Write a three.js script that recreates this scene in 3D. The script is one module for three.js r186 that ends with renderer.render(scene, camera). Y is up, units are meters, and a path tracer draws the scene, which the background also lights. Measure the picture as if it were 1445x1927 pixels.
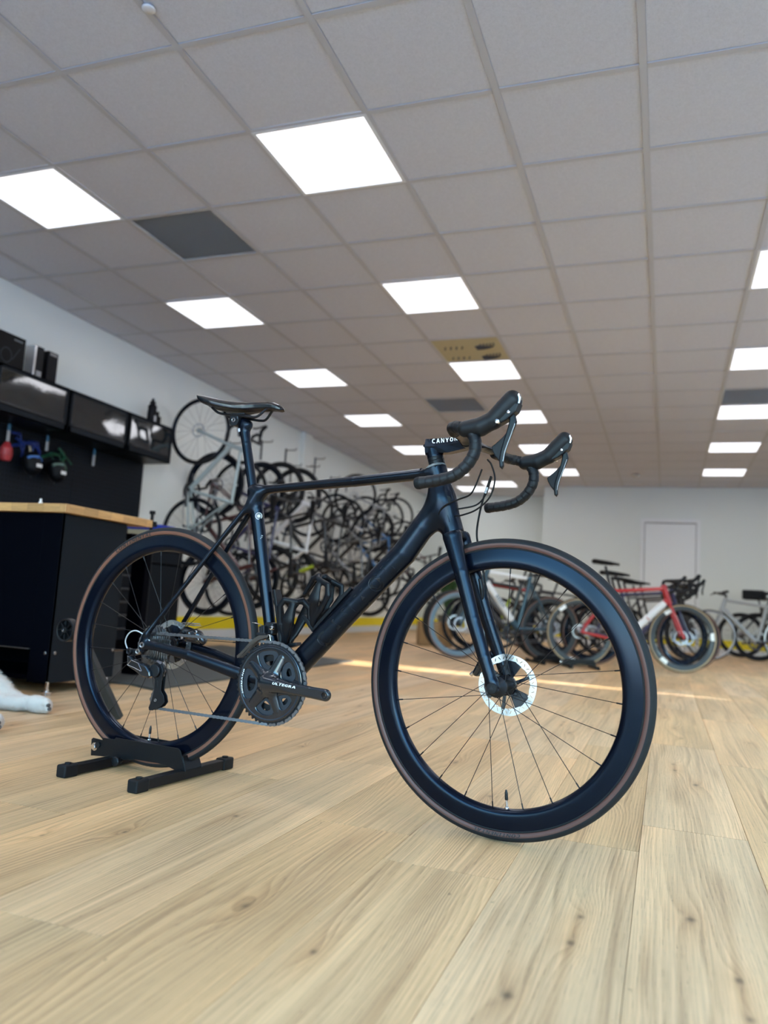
import * as THREE from 'three';
import { RoundedBoxGeometry } from 'three/addons/geometries/RoundedBoxGeometry.js';
import { TextGeometry } from 'three/addons/geometries/TextGeometry.js';
import { FontLoader } from 'three/addons/loaders/FontLoader.js';
import { mergeGeometries } from 'three/addons/utils/BufferGeometryUtils.js';
import { RectAreaLightUniformsLib } from 'three/addons/lights/RectAreaLightUniformsLib.js';
import { Sky } from 'three/addons/objects/Sky.js';

// ---------------------------------------------------------------- camera, sky, sun, exposure
const scene = new THREE.Scene();
const camera = new THREE.PerspectiveCamera(66.85, 1445 / 1927, 0.05, 200);
{
  // fitted to the ceiling grid: yaw, pitch and roll of a low hand-held camera
  const yaw = 0.3526, pitch = 0.1147, roll = -0.0622, c = Math.cos, s = Math.sin;
  const Ry = [[c(yaw), 0, s(yaw)], [0, 1, 0], [-s(yaw), 0, c(yaw)]];
  const Rx = [[1, 0, 0], [0, c(pitch), -s(pitch)], [0, s(pitch), c(pitch)]];
  const Rz = [[c(roll), -s(roll), 0], [s(roll), c(roll), 0], [0, 0, 1]];
  const mul = (A, B) => A.map((r) => [0, 1, 2].map((j) => r[0] * B[0][j] + r[1] * B[1][j] + r[2] * B[2][j]));
  const M = mul(Rz, mul(Rx, Ry));
  const right = new THREE.Vector3(M[0][0], M[0][1], -M[0][2]), up = new THREE.Vector3(M[1][0], M[1][1], -M[1][2]), back = new THREE.Vector3(-M[2][0], -M[2][1], M[2][2]);
  camera.position.set(0, 0.515, 0);
  camera.quaternion.setFromRotationMatrix(new THREE.Matrix4().makeBasis(right, up, back));
  camera.focus = 1.86;
  camera.userData.fStop = 2.6;
}
const renderer = new THREE.WebGLRenderer({ antialias: true });
renderer.toneMapping = THREE.LinearToneMapping;
renderer.toneMappingExposure = 1.08;
renderer.shadowMap.enabled = true;
RectAreaLightUniformsLib.init();
const LAMP_POWER = 4.1;          // radiance of the ceiling panels
const LAMP_BEAM = 2.4;         // candela-like strength of the downward part of each panel's light
const LAMP_COLOR = new THREE.Color().setRGB(0.962, 0.978, 1.045);
const sunDir = new THREE.Vector3(1, 0.31, 0.14).normalize();
const sky = new Sky();
sky.name = 'sky'; sky.scale.setScalar(1000);
sky.material.uniforms.sunPosition.value.copy(sunDir);
sky.material.uniforms.turbidity.value = 4; sky.material.uniforms.rayleigh.value = 2.2;
sky.material.uniforms.mieCoefficient.value = 0.004; sky.material.uniforms.mieDirectionalG.value = 0.8;
scene.add(sky);
scene.backgroundIntensity = 6.2;
const sun = new THREE.DirectionalLight(new THREE.Color().setRGB(1, 0.9, 0.78), 25);
sun.name = 'sun'; sun.target.position.set(0, 0, -5.7); sun.position.copy(sunDir).multiplyScalar(25).add(sun.target.position);
sun.castShadow = true; sun.shadow.mapSize.set(2048, 2048);
Object.assign(sun.shadow.camera, { left: -12, right: 12, top: 12, bottom: -12, near: 1, far: 60 });
scene.add(sun, sun.target);

// ---------------------------------------------------------------- helpers
const V = (x, y, z) => new THREE.Vector3(x, y, z);
let seed = 12345;
const rnd = () => { seed = (seed * 1664525 + 1013904223) >>> 0; return seed / 4294967296; };
const rr = (a, b) => a + (b - a) * rnd();
const taken = {};
function numbered(n) { const k = taken[n] = (taken[n] ?? -1) + 1; return k ? n + '_' + String(k).padStart(3, '0') : n; }
function shade(o) { o.castShadow = true; o.receiveShadow = true; return o; }
function part(name, geo, mat, parent, label) {
  const m = shade(new THREE.Mesh(Array.isArray(geo) ? merge(geo) : geo, mat)); m.name = name; parent.add(m);
  if (label) m.userData.label = label;
  return m;
}
function thing(name, label, category, pos = [0, 0, 0], turn = 0, group) {
  const g = new THREE.Group(); g.name = numbered(name); g.position.set(...pos); g.rotation.y = turn;
  g.userData = { label, category }; if (group) g.userData.group = group;
  scene.add(g); return g;
}
function struct(name, geo, mat) { const m = part(name, geo, mat, scene); m.userData.kind = 'structure'; return m; }
function merge(list) {
  const out = list.map((g) => { let q = g.index ? g.toNonIndexed() : g.clone(); for (const k of Object.keys(q.attributes)) if (!['position', 'normal', 'uv'].includes(k)) q.deleteAttribute(k); if (!q.attributes.uv) q.setAttribute('uv', new THREE.BufferAttribute(new Float32Array(q.attributes.position.count * 2), 2)); q.morphAttributes = {}; return q; });
  return out.length === 1 ? out[0] : mergeGeometries(out);
}
function box(w, h, d, x = 0, y = 0, z = 0, r = 0.002, seg = 1) { const g = new RoundedBoxGeometry(w, h, d, seg, Math.min(r, w / 2.01, h / 2.01, d / 2.01)); g.translate(x, y, z); return g; }
const span = (x0, x1, y0, y1, z0, z1, r = 0.003) => box(x1 - x0, y1 - y0, z1 - z0, (x0 + x1) / 2, (y0 + y1) / 2, (z0 + z1) / 2, r);
// swept tube with per-point radii, round caps; flat > 1 squeezes it across z
function sweep(pts, rad, { seg = 0, radial = 10, flat = 1, closed = false, cap = true, curve = true } = {}) {
  const P = pts.map((p) => (p.isVector3 ? p : V(...p))), R = Array.isArray(rad) ? rad : P.map(() => rad);
  const n = seg || (P.length === 2 ? 1 : P.length * 5), c = curve && P.length > 2 ? new THREE.CatmullRomCurve3(P, closed, 'catmullrom', 0.5) : null;
  const at = (t) => c ? c.getPoint(t) : (() => { const f = t * (P.length - 1), i = Math.min(P.length - 2, Math.floor(f)); return P[i].clone().lerp(P[i + 1], f - i); })();
  const ra = (t) => { const f = t * (P.length - 1), i = Math.min(P.length - 2, Math.floor(f)); return R[i] + (R[i + 1] - R[i]) * (f - i); };
  const N = c ? n : P.length === 2 ? n : (P.length - 1) * Math.max(1, Math.round(n / (P.length - 1)));
  const rings = []; for (let i = 0; i <= N; i++) rings.push([at(i / N), ra(i / N)]);
  if (cap && !closed) {
    const a = rings[0], b = rings[rings.length - 1], ta = rings[1][0].clone().sub(a[0]).normalize(), tb = b[0].clone().sub(rings[rings.length - 2][0]).normalize();
    rings.unshift([a[0].clone().addScaledVector(ta, -a[1] * 0.35), a[1] * 0.8], [a[0].clone().addScaledVector(ta, -a[1] * 0.2), a[1] * 0.94]); rings.unshift([rings[0][0].clone().addScaledVector(ta, -a[1] * 0.03), 1e-5]);
    rings.push([b[0].clone().addScaledVector(tb, b[1] * 0.2), b[1] * 0.94], [b[0].clone().addScaledVector(tb, b[1] * 0.35), b[1] * 0.8]); rings.push([rings[rings.length - 1][0].clone().addScaledVector(tb, b[1] * 0.03), 1e-5]);
  }
  const pos = [], uv = [], idx = []; let prevN = null, len = 0;
  rings.forEach(([p, r], i) => {
    const t = (rings[Math.min(i + 1, rings.length - 1)][0].clone().sub(rings[Math.max(i - 1, 0)][0])).normalize();
    if (!prevN) { prevN = Math.abs(t.z) < 0.9 ? V(0, 0, 1) : V(1, 0, 0); }
    const u = prevN.clone().addScaledVector(t, -prevN.dot(t)).normalize(), w = t.clone().cross(u); prevN = u;
    if (i) len += p.distanceTo(rings[i - 1][0]);
    for (let j = 0; j <= radial; j++) { const a = j / radial * Math.PI * 2, q = p.clone().addScaledVector(u, Math.cos(a) * r / flat).addScaledVector(w, Math.sin(a) * r); pos.push(q.x, q.y, q.z); uv.push(j / radial, len); }
  });
  for (let i = 0; i < rings.length - 1; i++) for (let j = 0; j < radial; j++) { const a = i * (radial + 1) + j, b = a + radial + 1; idx.push(a, a + 1, b, b, a + 1, b + 1); }
  const g = new THREE.BufferGeometry(); g.setAttribute('position', new THREE.Float32BufferAttribute(pos, 3)); g.setAttribute('uv', new THREE.Float32BufferAttribute(uv, 2)); g.setIndex(idx); g.computeVertexNormals(); return g;
}
const rod = (a, b, r, radial = 8) => sweep([a, b], r, { radial, cap: true });
// lathe about the z axis from [radius, z] pairs
function latheZ(prof, seg = 64) { const g = new THREE.LatheGeometry(prof.map(([r, z]) => new THREE.Vector2(Math.max(r, 1e-5), z)), seg); g.rotateX(Math.PI / 2); return g; }
const puck = (c, ax, r, h, r2 = r) => { const g = latheZ([[0, 0], [r - 0.0006, 0], [r, 0.0006], [r2, h - 0.0006], [r2 - 0.0006, h], [0, h]], 40); g.applyQuaternion(new THREE.Quaternion().setFromUnitVectors(V(0, 0, 1), ax.clone().normalize())); g.translate(c.x, c.y, c.z); return g; };
const disc = (r, z0, z1, seg = 24, x = 0, y = 0, ch = 0.0006) => { const g = latheZ([[0, z0], [r - ch, z0], [r, z0 + ch], [r, z1 - ch], [r - ch, z1], [0, z1]], seg); g.translate(x, y, 0); return g; };
const tubeRing = (r0, r1, z0, z1, seg = 48, x = 0, y = 0) => { const c = Math.min(0.0006, (r1 - r0) / 4, Math.abs(z1 - z0) / 4); const g = latheZ([[r0, z0], [r1 - c, z0], [r1, z0 + c], [r1, z1 - c], [r1 - c, z1], [r0, z1], [r0, z0]], seg); g.translate(x, y, 0); return g; };
function ext(points, depth, z0, bevel = 0.001, holes = [], smooth = false) {
  const sh = new THREE.Shape();
  const draw = (s, pts) => { if (smooth) { const c = new THREE.CatmullRomCurve3(pts.map(([x, y]) => V(x, y, 0)), true, 'centripetal'); c.getPoints(pts.length * 6).forEach((p, i) => (i ? s.lineTo(p.x, p.y) : s.moveTo(p.x, p.y))); } else { pts.forEach(([x, y], i) => (i ? s.lineTo(x, y) : s.moveTo(x, y))); s.closePath(); } };
  draw(sh, points); for (const h of holes) { const p = new THREE.Path(); draw(p, h); sh.holes.push(p); }
  const g = new THREE.ExtrudeGeometry(sh, { depth: depth - 2 * bevel, bevelEnabled: bevel > 0, bevelThickness: bevel, bevelSize: bevel, bevelOffset: -bevel, bevelSegments: 2, curveSegments: 8 });
  g.translate(0, 0, z0 + bevel); return g;
}
function mirrorZ(g) { const q = g.index ? g.toNonIndexed() : g.clone(); q.scale(1, 1, -1); const p = q.attributes.position, sw = (a) => { for (let i = 0; i < a.count; i += 3) for (let k = 0; k < a.itemSize; k++) { const t = a.getComponent(i + 1, k); a.setComponent(i + 1, k, a.getComponent(i + 2, k)); a.setComponent(i + 2, k, t); } }; for (const k of Object.keys(q.attributes)) sw(q.attributes[k]); void p; return q; }
// ---- signed-distance modelling: surface nets on a grid
const smin = (a, b, k) => { const h = Math.max(k - Math.abs(a - b), 0) / k; return Math.min(a, b) - h * h * k * 0.25; };
// tapered capsule, z scaled by f so that it is f times flatter across z
function cap(a, b, ra, rb, fa = 1, fb = fa) {
  const [ax, ay, az] = a, bx = b[0] - ax, by = b[1] - ay, bz = b[2] - az, f = (fa + fb) / 2, L = bx * bx + by * by + bz * bz * f * f || 1e-9;
  return (x, y, z) => { const px = x - ax, py = y - ay, pz = (z - az) * f; let t = (px * bx + py * by + pz * bz * f) / L; t = t < 0 ? 0 : t > 1 ? 1 : t; const ff = (fa + (fb - fa) * t) / f, dx = px - bx * t, dy = py - by * t, dz = (pz - bz * f * t) * ff; return Math.sqrt(dx * dx + dy * dy + dz * dz) - (ra + (rb - ra) * t); };
}
const union = (list, k) => (x, y, z) => { let d = 1e3; for (const f of list) d = smin(d, f(x, y, z), k); return d; };
function chain(pts, k = 0.0015) { k = 0.0015; const l = []; for (let i = 0; i < pts.length - 1; i++) l.push(cap(pts[i].slice(0, 3), pts[i + 1].slice(0, 3), pts[i][3], pts[i + 1][3], pts[i][4] ?? 1, pts[i + 1][4] ?? 1)); return union(l, k); }
function nets(f, lo, hi, h) {
  const n = [0, 1, 2].map((i) => Math.ceil((hi[i] - lo[i]) / h) + 1), [nx, ny, nz] = n, F = new Float32Array(nx * ny * nz), id = (i, j, k) => i + nx * (j + ny * k);
  for (let k = 0; k < nz; k++) for (let j = 0; j < ny; j++) for (let i = 0; i < nx;) { const d = f(lo[0] + i * h, lo[1] + j * h, lo[2] + k * h), s = Math.max(1, Math.min(nx - i, Math.floor(Math.abs(d) * 0.5 / h))); F[id(i, j, k)] = d; for (let q = 1; q < s; q++) F[id(i + q, j, k)] = d; i += s; }
  const vid = new Int32Array(nx * ny * nz).fill(-1), pos = [], idx = [];
  const E = [[0, 1], [0, 2], [0, 4], [1, 3], [1, 5], [2, 3], [2, 6], [3, 7], [4, 5], [4, 6], [5, 7], [6, 7]];
  for (let k = 0; k < nz - 1; k++) for (let j = 0; j < ny - 1; j++) for (let i = 0; i < nx - 1; i++) {
    const c = []; let m = 0; for (let q = 0; q < 8; q++) { c[q] = F[id(i + (q & 1), j + ((q >> 1) & 1), k + (q >> 2))]; if (c[q] < 0) m++; }
    if (m === 0 || m === 8) continue;
    let x = 0, y = 0, z = 0, e = 0;
    for (const [a, b] of E) if ((c[a] < 0) !== (c[b] < 0)) { const t = c[a] / (c[a] - c[b]); x += (a & 1) + ((b & 1) - (a & 1)) * t; y += ((a >> 1) & 1) + (((b >> 1) & 1) - ((a >> 1) & 1)) * t; z += (a >> 2) + ((b >> 2) - (a >> 2)) * t; e++; }
    vid[id(i, j, k)] = pos.length / 3; pos.push(lo[0] + (i + x / e) * h, lo[1] + (j + y / e) * h, lo[2] + (k + z / e) * h);
  }
  const quad = (a, b, c, d, flip) => { if (a < 0 || b < 0 || c < 0 || d < 0) return; flip ? idx.push(a, c, b, a, d, c) : idx.push(a, b, c, a, c, d); };
  for (let k = 1; k < nz - 1; k++) for (let j = 1; j < ny - 1; j++) for (let i = 1; i < nx - 1; i++) {
    const s = F[id(i, j, k)] < 0;
    if (s !== F[id(i + 1, j, k)] < 0) quad(vid[id(i, j - 1, k - 1)], vid[id(i, j, k - 1)], vid[id(i, j, k)], vid[id(i, j - 1, k)], !s);
    if (s !== F[id(i, j + 1, k)] < 0) quad(vid[id(i - 1, j, k - 1)], vid[id(i - 1, j, k)], vid[id(i, j, k)], vid[id(i, j, k - 1)], !s);
    if (s !== F[id(i, j, k + 1)] < 0) quad(vid[id(i - 1, j - 1, k)], vid[id(i, j - 1, k)], vid[id(i, j, k)], vid[id(i - 1, j, k)], !s);
  }
  const N = new Float32Array(pos.length), e = h * 0.5, w = V(0, 0, 0);
  for (let i = 0; i < pos.length; i += 3) {
    for (let it = 0; it < 2; it++) {
      const [x, y, z] = [pos[i], pos[i + 1], pos[i + 2]];
      w.set(f(x + e, y, z) - f(x - e, y, z), f(x, y + e, z) - f(x, y - e, z), f(x, y, z + e) - f(x, y, z - e)); const gl = w.length() / (2 * e) || 1; w.normalize();
      if (it === 0) { const d = Math.max(-h * 0.5, Math.min(h * 0.5, f(x, y, z) / gl)); pos[i] -= w.x * d; pos[i + 1] -= w.y * d; pos[i + 2] -= w.z * d; }
    }
    N[i] = w.x; N[i + 1] = w.y; N[i + 2] = w.z;
  }
  const g = new THREE.BufferGeometry(); g.setAttribute('position', new THREE.Float32BufferAttribute(pos, 3)); g.setAttribute('normal', new THREE.BufferAttribute(N, 3)); g.setAttribute('uv', new THREE.BufferAttribute(new Float32Array(pos.length / 3 * 2), 2)); g.setIndex(idx); return g;
}
// ---- noise and textures
const hash = (x, y, s) => { let h = (x * 374761393 + y * 668265263 + s * 1274126177) | 0; h = Math.imul(h ^ (h >>> 13), 1274126177); return ((h ^ (h >>> 16)) >>> 0) / 4294967296; };
function vnoise(x, y, s = 0) { const xi = Math.floor(x), yi = Math.floor(y), u = x - xi, v = y - yi, a = u * u * (3 - 2 * u), b = v * v * (3 - 2 * v); return (hash(xi, yi, s) * (1 - a) + hash(xi + 1, yi, s) * a) * (1 - b) + (hash(xi, yi + 1, s) * (1 - a) + hash(xi + 1, yi + 1, s) * a) * b; }
function dataTex(w, h, fn, srgb = true) {
  const d = new Uint8Array(w * h * 4); for (let j = 0; j < h; j++) for (let i = 0; i < w; i++) { const c = fn(i / w, j / h), o = (j * w + i) * 4; d[o] = c[0]; d[o + 1] = c[1]; d[o + 2] = c[2]; d[o + 3] = 255; }
  const t = new THREE.DataTexture(d, w, h); t.wrapS = t.wrapT = THREE.RepeatWrapping; t.magFilter = THREE.LinearFilter; t.minFilter = THREE.LinearMipmapLinearFilter; t.generateMipmaps = true; if (srgb) t.colorSpace = THREE.SRGBColorSpace; t.needsUpdate = true; return t;
}
function canvasTex(w, h, draw) { const c = document.createElement('canvas'); c.width = w; c.height = h; draw(c.getContext('2d'), w, h); const t = new THREE.CanvasTexture(c); t.colorSpace = THREE.SRGBColorSpace; t.magFilter = THREE.LinearFilter; return t; }
const lin = (r, g, b) => new THREE.Color().setRGB(r, g, b);
const std = (color, roughness = 0.6, metalness = 0, more = {}) => new THREE.MeshStandardMaterial({ color, roughness, metalness, ...more });
const phys = (color, roughness = 0.6, metalness = 0, more = {}) => new THREE.MeshPhysicalMaterial({ color, roughness, metalness, ...more });
const fontBold = await new FontLoader().loadAsync('fonts/droid/droid_sans_bold.typeface.json');
function text(str, size, depth = 0.0004, { slant = 0, stretch = 1, center = true, gap = 0 } = {}) {
  const parts = []; let x = 0;
  for (const ch of str) { if (ch === ' ') { x += size * 0.4; continue; } const g = new TextGeometry(ch, { font: fontBold, size, depth, curveSegments: 4, bevelEnabled: false }); g.computeBoundingBox(); const b = g.boundingBox; g.translate(x - b.min.x, 0, 0); x += (b.max.x - b.min.x) + size * (0.12 + gap); parts.push(g); }
  const g = merge(parts); const m = new THREE.Matrix4().set(stretch, slant, 0, 0, 0, 1, 0, 0, 0, 0, 1, 0, 0, 0, 0, 1); g.applyMatrix4(m); g.computeBoundingBox(); if (center) g.translate(-(g.boundingBox.min.x + g.boundingBox.max.x) / 2, 0, 0); return g;
}
// bend flat text so that its baseline runs clockwise along a circle of radius r about z, its middle at angle a0; lift(rho) gives the surface height
function bend(g, r, a0, lift = () => 0) { const p = g.attributes.position; for (let i = 0; i < p.count; i++) { const x = p.getX(i), y = p.getY(i), z = p.getZ(i), a = a0 - x / r, q = r + y; p.setXYZ(i, q * Math.cos(a), q * Math.sin(a), z + lift(q)); } g.computeVertexNormals(); return g; }

// ---------------------------------------------------------------- materials
const M = {
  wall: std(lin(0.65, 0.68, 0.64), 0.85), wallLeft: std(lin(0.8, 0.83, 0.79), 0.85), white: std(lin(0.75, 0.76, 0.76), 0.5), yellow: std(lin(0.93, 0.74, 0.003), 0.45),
  ceilGrid: std(lin(0.5, 0.495, 0.505), 0.6), slab: std(lin(0.3, 0.3, 0.3), 0.9), alu: std(lin(0.55, 0.56, 0.58), 0.35, 1),
  carbon: phys(lin(0.0018, 0.0027, 0.0055), 0.27, 0, { specularIntensity: 0.7, specularColor: lin(0.6, 0.76, 1) }),
  gloss: phys(lin(0.005, 0.008, 0.014), 0.22, 0, { clearcoat: 0.8, clearcoatRoughness: 0.08 }),
  rim: phys(lin(0.002, 0.003, 0.007), 0.22, 0, { specularIntensity: 0.5, specularColor: lin(0.58, 0.74, 1) }),
  rubber: phys(lin(0.006, 0.0065, 0.008), 0.6, 0, { specularIntensity: 0.5 }), tread: phys(lin(0.0095, 0.0105, 0.0125), 0.65, 0, { specularIntensity: 0.6 }), hood: phys(lin(0.005, 0.006, 0.008), 0.5, 0, { specularIntensity: 0.6 }),
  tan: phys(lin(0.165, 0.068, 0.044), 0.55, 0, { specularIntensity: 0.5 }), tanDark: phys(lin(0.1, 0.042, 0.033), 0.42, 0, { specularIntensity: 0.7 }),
  blackPlastic: phys(lin(0.005, 0.006, 0.008), 0.38, 0, { specularIntensity: 0.6 }), blackMetal: std(lin(0.018, 0.02, 0.025), 0.35, 0.6), matteBlack: phys(lin(0.004, 0.0045, 0.006), 0.5, 0, { specularIntensity: 0.35 }),
  steel: std(lin(0.36, 0.36, 0.37), 0.28, 1), chrome: std(lin(0.7, 0.7, 0.72), 0.1, 1), chainSteel: std(lin(0.2, 0.2, 0.22), 0.38, 1), cog: std(lin(0.24, 0.24, 0.25), 0.3, 1),
  rotor: std(lin(0.66, 0.7, 0.74), 0.3, 1), greyGloss: phys(lin(0.012, 0.016, 0.023), 0.25, 0.4, { clearcoat: 0.8, clearcoatRoughness: 0.1 }), pad: std(lin(0.03, 0.036, 0.048), 0.42, 0.4),
  spoke: std(lin(0.015, 0.015, 0.017), 0.35, 0.5), letter: std(lin(0.82, 0.84, 0.84), 0.45), letterDark: std(lin(0.008, 0.008, 0.008), 0.6), letterGrey: std(lin(0.5, 0.53, 0.56), 0.4),
  silverSticker: std(lin(0.17, 0.2, 0.21), 0.4, 0.3), standSteel: phys(lin(0.0045, 0.005, 0.0065), 0.42, 0, { specularIntensity: 0.5 }), benchSide: phys(lin(0.005, 0.0085, 0.013), 0.4, 0, { specularIntensity: 0.25 }), benchFront: phys(lin(0.0008, 0.0012, 0.0032), 0.5, 0, { specularIntensity: 0.06 }), spring: std(lin(0.5, 0.5, 0.5), 0.3, 1),
};
// ---------------------------------------------------------------- the room
const H = 2.719, WL = -4.66, WR = 4.75, ZF = 2.9, ZB = -13.75, ZR = -15.0, XR = -2.06;   // left, right, front, back, recess back, recess edge
struct('floor', span(WL - 0.3, WR + 0.3, -0.2, -0.006, ZR - 0.3, ZF + 0.3), std(lin(0.035, 0.027, 0.02), 0.95));
const floorMesh = scene.children[scene.children.length - 1];
// oak planks: boards 241 mm wide along z
function oak(s) {
  const W = 1920, Hh = 400, L = 1.38, B = 0.2413, knots = [];
  seed = 777 + s * 91; const nk = 1 + (s % 3); for (let i = 0; i < nk; i++) knots.push([rr(0.08, 0.92) * L, rr(0.2, 0.8) * B, rr(0.005, 0.0095), rr(0.035, 0.08) * (rnd() < 0.5 ? -1 : 1), rr(0.4, 1)]);
  const tone = [[205, 170, 129], [199, 163, 120], [208, 175, 136], [195, 158, 115], [203, 168, 126], [199, 165, 124]][s % 6], base = rr(-0.5, 0.5), steep = rr(0.6, 1.3);
  return dataTex(W, Hh, (u, v) => {
    const x = u * L, y = v * B;
    let q = (y - B / 2) + (vnoise(x * 1.3, y * 5, s) - 0.5) * 0.085 * steep + (vnoise(x * 3.4, y * 14, s + 3) - 0.5) * 0.014 + (vnoise(x * 14, y * 60, s + 4) - 0.5) * 0.0016, dark = 0, warm = 0;
    for (const [kx, ky, kr, amp, st] of knots) { const dx = (x - kx) / 3.2, dy = y - ky, d = Math.sqrt(dx * dx + dy * dy); q += amp * 0.75 * Math.exp(-d / 0.026) * (1 + 0.35 * (vnoise(x * 9, y * 20, s + 41) - 0.5)); const dk = Math.sqrt(((x - kx) / 1.6) ** 2 + dy * dy) + (vnoise(x * 70, y * 110, s) - 0.5) * 0.004; dark += st * 0.75 * Math.exp(-((Math.max(0, dk) / (kr * 0.75)) ** 2)) + st * 0.3 * Math.exp(-d / (kr * 1.6)); warm += st * 0.7 * Math.exp(-((d / (kr * 4)) ** 2)); }
    const f = 75 + 60 * vnoise(q * 12, 2.5, s + 7), ph = (q + base) * f, r = ph - Math.floor(ph), ring = Math.pow(r, 1.5) * (r > 0.84 ? (1 - r) / 0.16 : 1), rs = 0.2 + 1.25 * vnoise(x * 1.7, q * 22, s + 2) ** 1.8;
    const streak = vnoise(x * 3, y * 260, s + 11) * 0.4 + vnoise(x * 8, y * 640, s + 12) * 0.35 + vnoise(x * 16, y * 1300, s + 14) * 0.25, pore = vnoise(x * 26, y * 1250, s + 13) > 0.76 ? 1 : 0;
    const cloud = vnoise(x * 2.2, y * 14, s + 17) - 0.5, blotch = vnoise(x * 1.3 + 4, y * 7, s + 19) - 0.5, chip = vnoise(x * 50, y * 230, s + 23) > 0.968 ? vnoise(x * 19, y * 30, s + 5) : 0, vein = Math.max(0, vnoise(x * 2.4, y * 46, s + 51) - 0.74) * 1.2;
    let k = 1.05 - ring * 0.2 * rs - (streak - 0.5) * 0.24 - pore * 0.09 * (0.35 + ring) + cloud * 0.12 + blotch * 0.1 - chip * 0.2 - vein * 0.34;
    k *= 1 - Math.min(0.6, dark * 0.5);
    const w = ring * 0.08 * rs + warm * 0.14 + blotch * 0.12 + vein * 0.2;
    return [tone[0] * k * (1 + w * 0.1), tone[1] * k * (1 - w * 0.25), tone[2] * k * (1 - w * 0.6)].map((c) => Math.max(0, Math.min(255, c)));
  });
}
const oakMats = []; for (let i = 0; i < 6; i++) { const t = oak(i); t.anisotropy = 16; oakMats.push(phys(0xffffff, 0.46, 0, { map: t, bumpMap: t, bumpScale: 0.0005, specularIntensity: 0.6 })); }
{
  const B = 0.2413, L = 1.38, geos = [];
  // four faces per board: top with bevelled long and short edges
  const board = (x0, x1, z0, z1, flip) => {
    const e = 0.0007, d = 0.0012, gp = 0.0004, p = [], n = [], uv = [], q = (a, b, c, dd) => { const ab = b.clone().sub(a), ac = c.clone().sub(a), m = ab.cross(ac).normalize(); for (const v of [a, b, c, a, c, dd]) { p.push(v.x, v.y, v.z); n.push(m.x, m.y, m.z); const uu = (v.z - z0) / L, vv = (v.x - x0) / B; uv.push(flip & 1 ? 1 - uu : uu, flip & 2 ? 1 - vv : vv); } };
    const T = [V(x0 + e, 0, z0 + e), V(x0 + e, 0, z1 - e), V(x1 - e, 0, z1 - e), V(x1 - e, 0, z0 + e)], O = [V(x0 + gp, -d, z0 + gp), V(x0 + gp, -d, z1 - gp), V(x1 - gp, -d, z1 - gp), V(x1 - gp, -d, z0 + gp)], U = O.map((v) => V(v.x, -0.006, v.z));
    q(...T); for (let i = 0; i < 4; i++) { const j = (i + 1) % 4; q(T[i], O[i], O[j], T[j]); q(O[i], U[i], U[j], O[j]); }
    const g = new THREE.BufferGeometry(); g.setAttribute('position', new THREE.Float32BufferAttribute(p, 3)); g.setAttribute('normal', new THREE.Float32BufferAttribute(n, 3)); g.setAttribute('uv', new THREE.Float32BufferAttribute(uv, 2)); return g;
  };
  const full = [0, 1, 2, 3].map((f) => board(0, B, 0, L, f)), list = [];
  const known = { 0: -1.55 - 4 * L, 1: -1.89 - 4 * L, 2: -2.13 - 4 * L, '-1': -1.73 - 4 * L };   // joints read in the foreground, per board column
  seed = 4242;
  for (let c = -19; c <= 20; c++) {
    const x1 = -0.286 + c * B, x0 = x1 - B; if (x1 < WL + 0.01 || x0 > WR - 0.01) continue;
    let z = (known[c] ?? -7 - rnd() * L); while (z > ZR - 0.05) z -= L;
    const off = rnd(); void off; if (known[c] === undefined) z += 0;
    for (; z < ZF; z += L) list.push([x0, x1, z, Math.floor(rnd() * 6), Math.floor(rnd() * 4)]);
  }
  const eye = new THREE.Matrix4().compose(camera.position, camera.quaternion, V(1, 1, 1)).invert();
  for (const p of list) { let s = 0; for (let i = 0; i <= 6; i++) for (let j = 0; j <= 2; j++) { const v = V(p[0] + j * B / 2, 0, p[2] + i * L / 6).applyMatrix4(eye); if (v.z < -0.2 && Math.abs(v.x / v.z) < 0.5 && Math.abs(v.y / v.z) < 0.665) s += 1 / (v.z * v.z); } p.push(s); }
  list.sort((a, b) => b[5] - a[5]);
  list.forEach(([x0, x1, z, t, f, s], i) => {
    const cx0 = Math.max(x0, WL), cx1 = Math.min(x1, WR), cz0 = Math.max(z, ZR), cz1 = Math.min(z + L, ZF), whole = cx0 === x0 && cx1 === x1 && cz0 === z && cz1 === z + L;
    if (i < 290 && s > 0) { let m; if (whole) { m = part('plank', full[f], oakMats[t], floorMesh); m.position.set(x0, 0, z); } else part('plank', board(cx0, cx1, cz0, cz1, f), oakMats[t], floorMesh); } else { const g = whole ? full[f].clone() : board(cx0, cx1, cz0, cz1, f); if (whole) g.translate(x0, 0, z); (geos[t] ??= []).push(g); }
  });
  geos.forEach((g, t) => { const m = part('plank_rest', g, oakMats[t], floorMesh); m.userData.kind = 'stuff'; });
}
// ceiling: slab, tiles in a T-bar grid of 0.6 m
const ceil = struct('ceiling', span(WL - 0.3, WR + 0.3, H + 0.05, H + 0.25, ZR - 0.3, ZF + 0.3), M.slab);
const tileTex = dataTex(512, 512, (u, v) => { const k = 238 + 14 * (vnoise(u * 230, v * 230, 5) - 0.5) + 6 * (vnoise(u * 60, v * 60, 6) - 0.5) - (vnoise(u * 150, v * 150, 9) > 0.86 ? 9 : 0); return [k, k, k]; });
const tileMat = std(lin(0.705, 0.705, 0.745), 0.9, 0, { map: tileTex, bumpMap: tileTex, bumpScale: 0.0015 });
const GX = -1.3256, GZ = -2.4378, T = 0.6;
const lampCells = [], ventCells = [[-3, 2], [-2 - 0, 9], [3, 9]], yellowCell = [-1, 6];
for (const r of [-5, -2, 1, 4, 7, 10, 13, 16]) { lampCells.push([-4, r], [-1, r]); if (r !== 1) lampCells.push([3, r]); }
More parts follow.
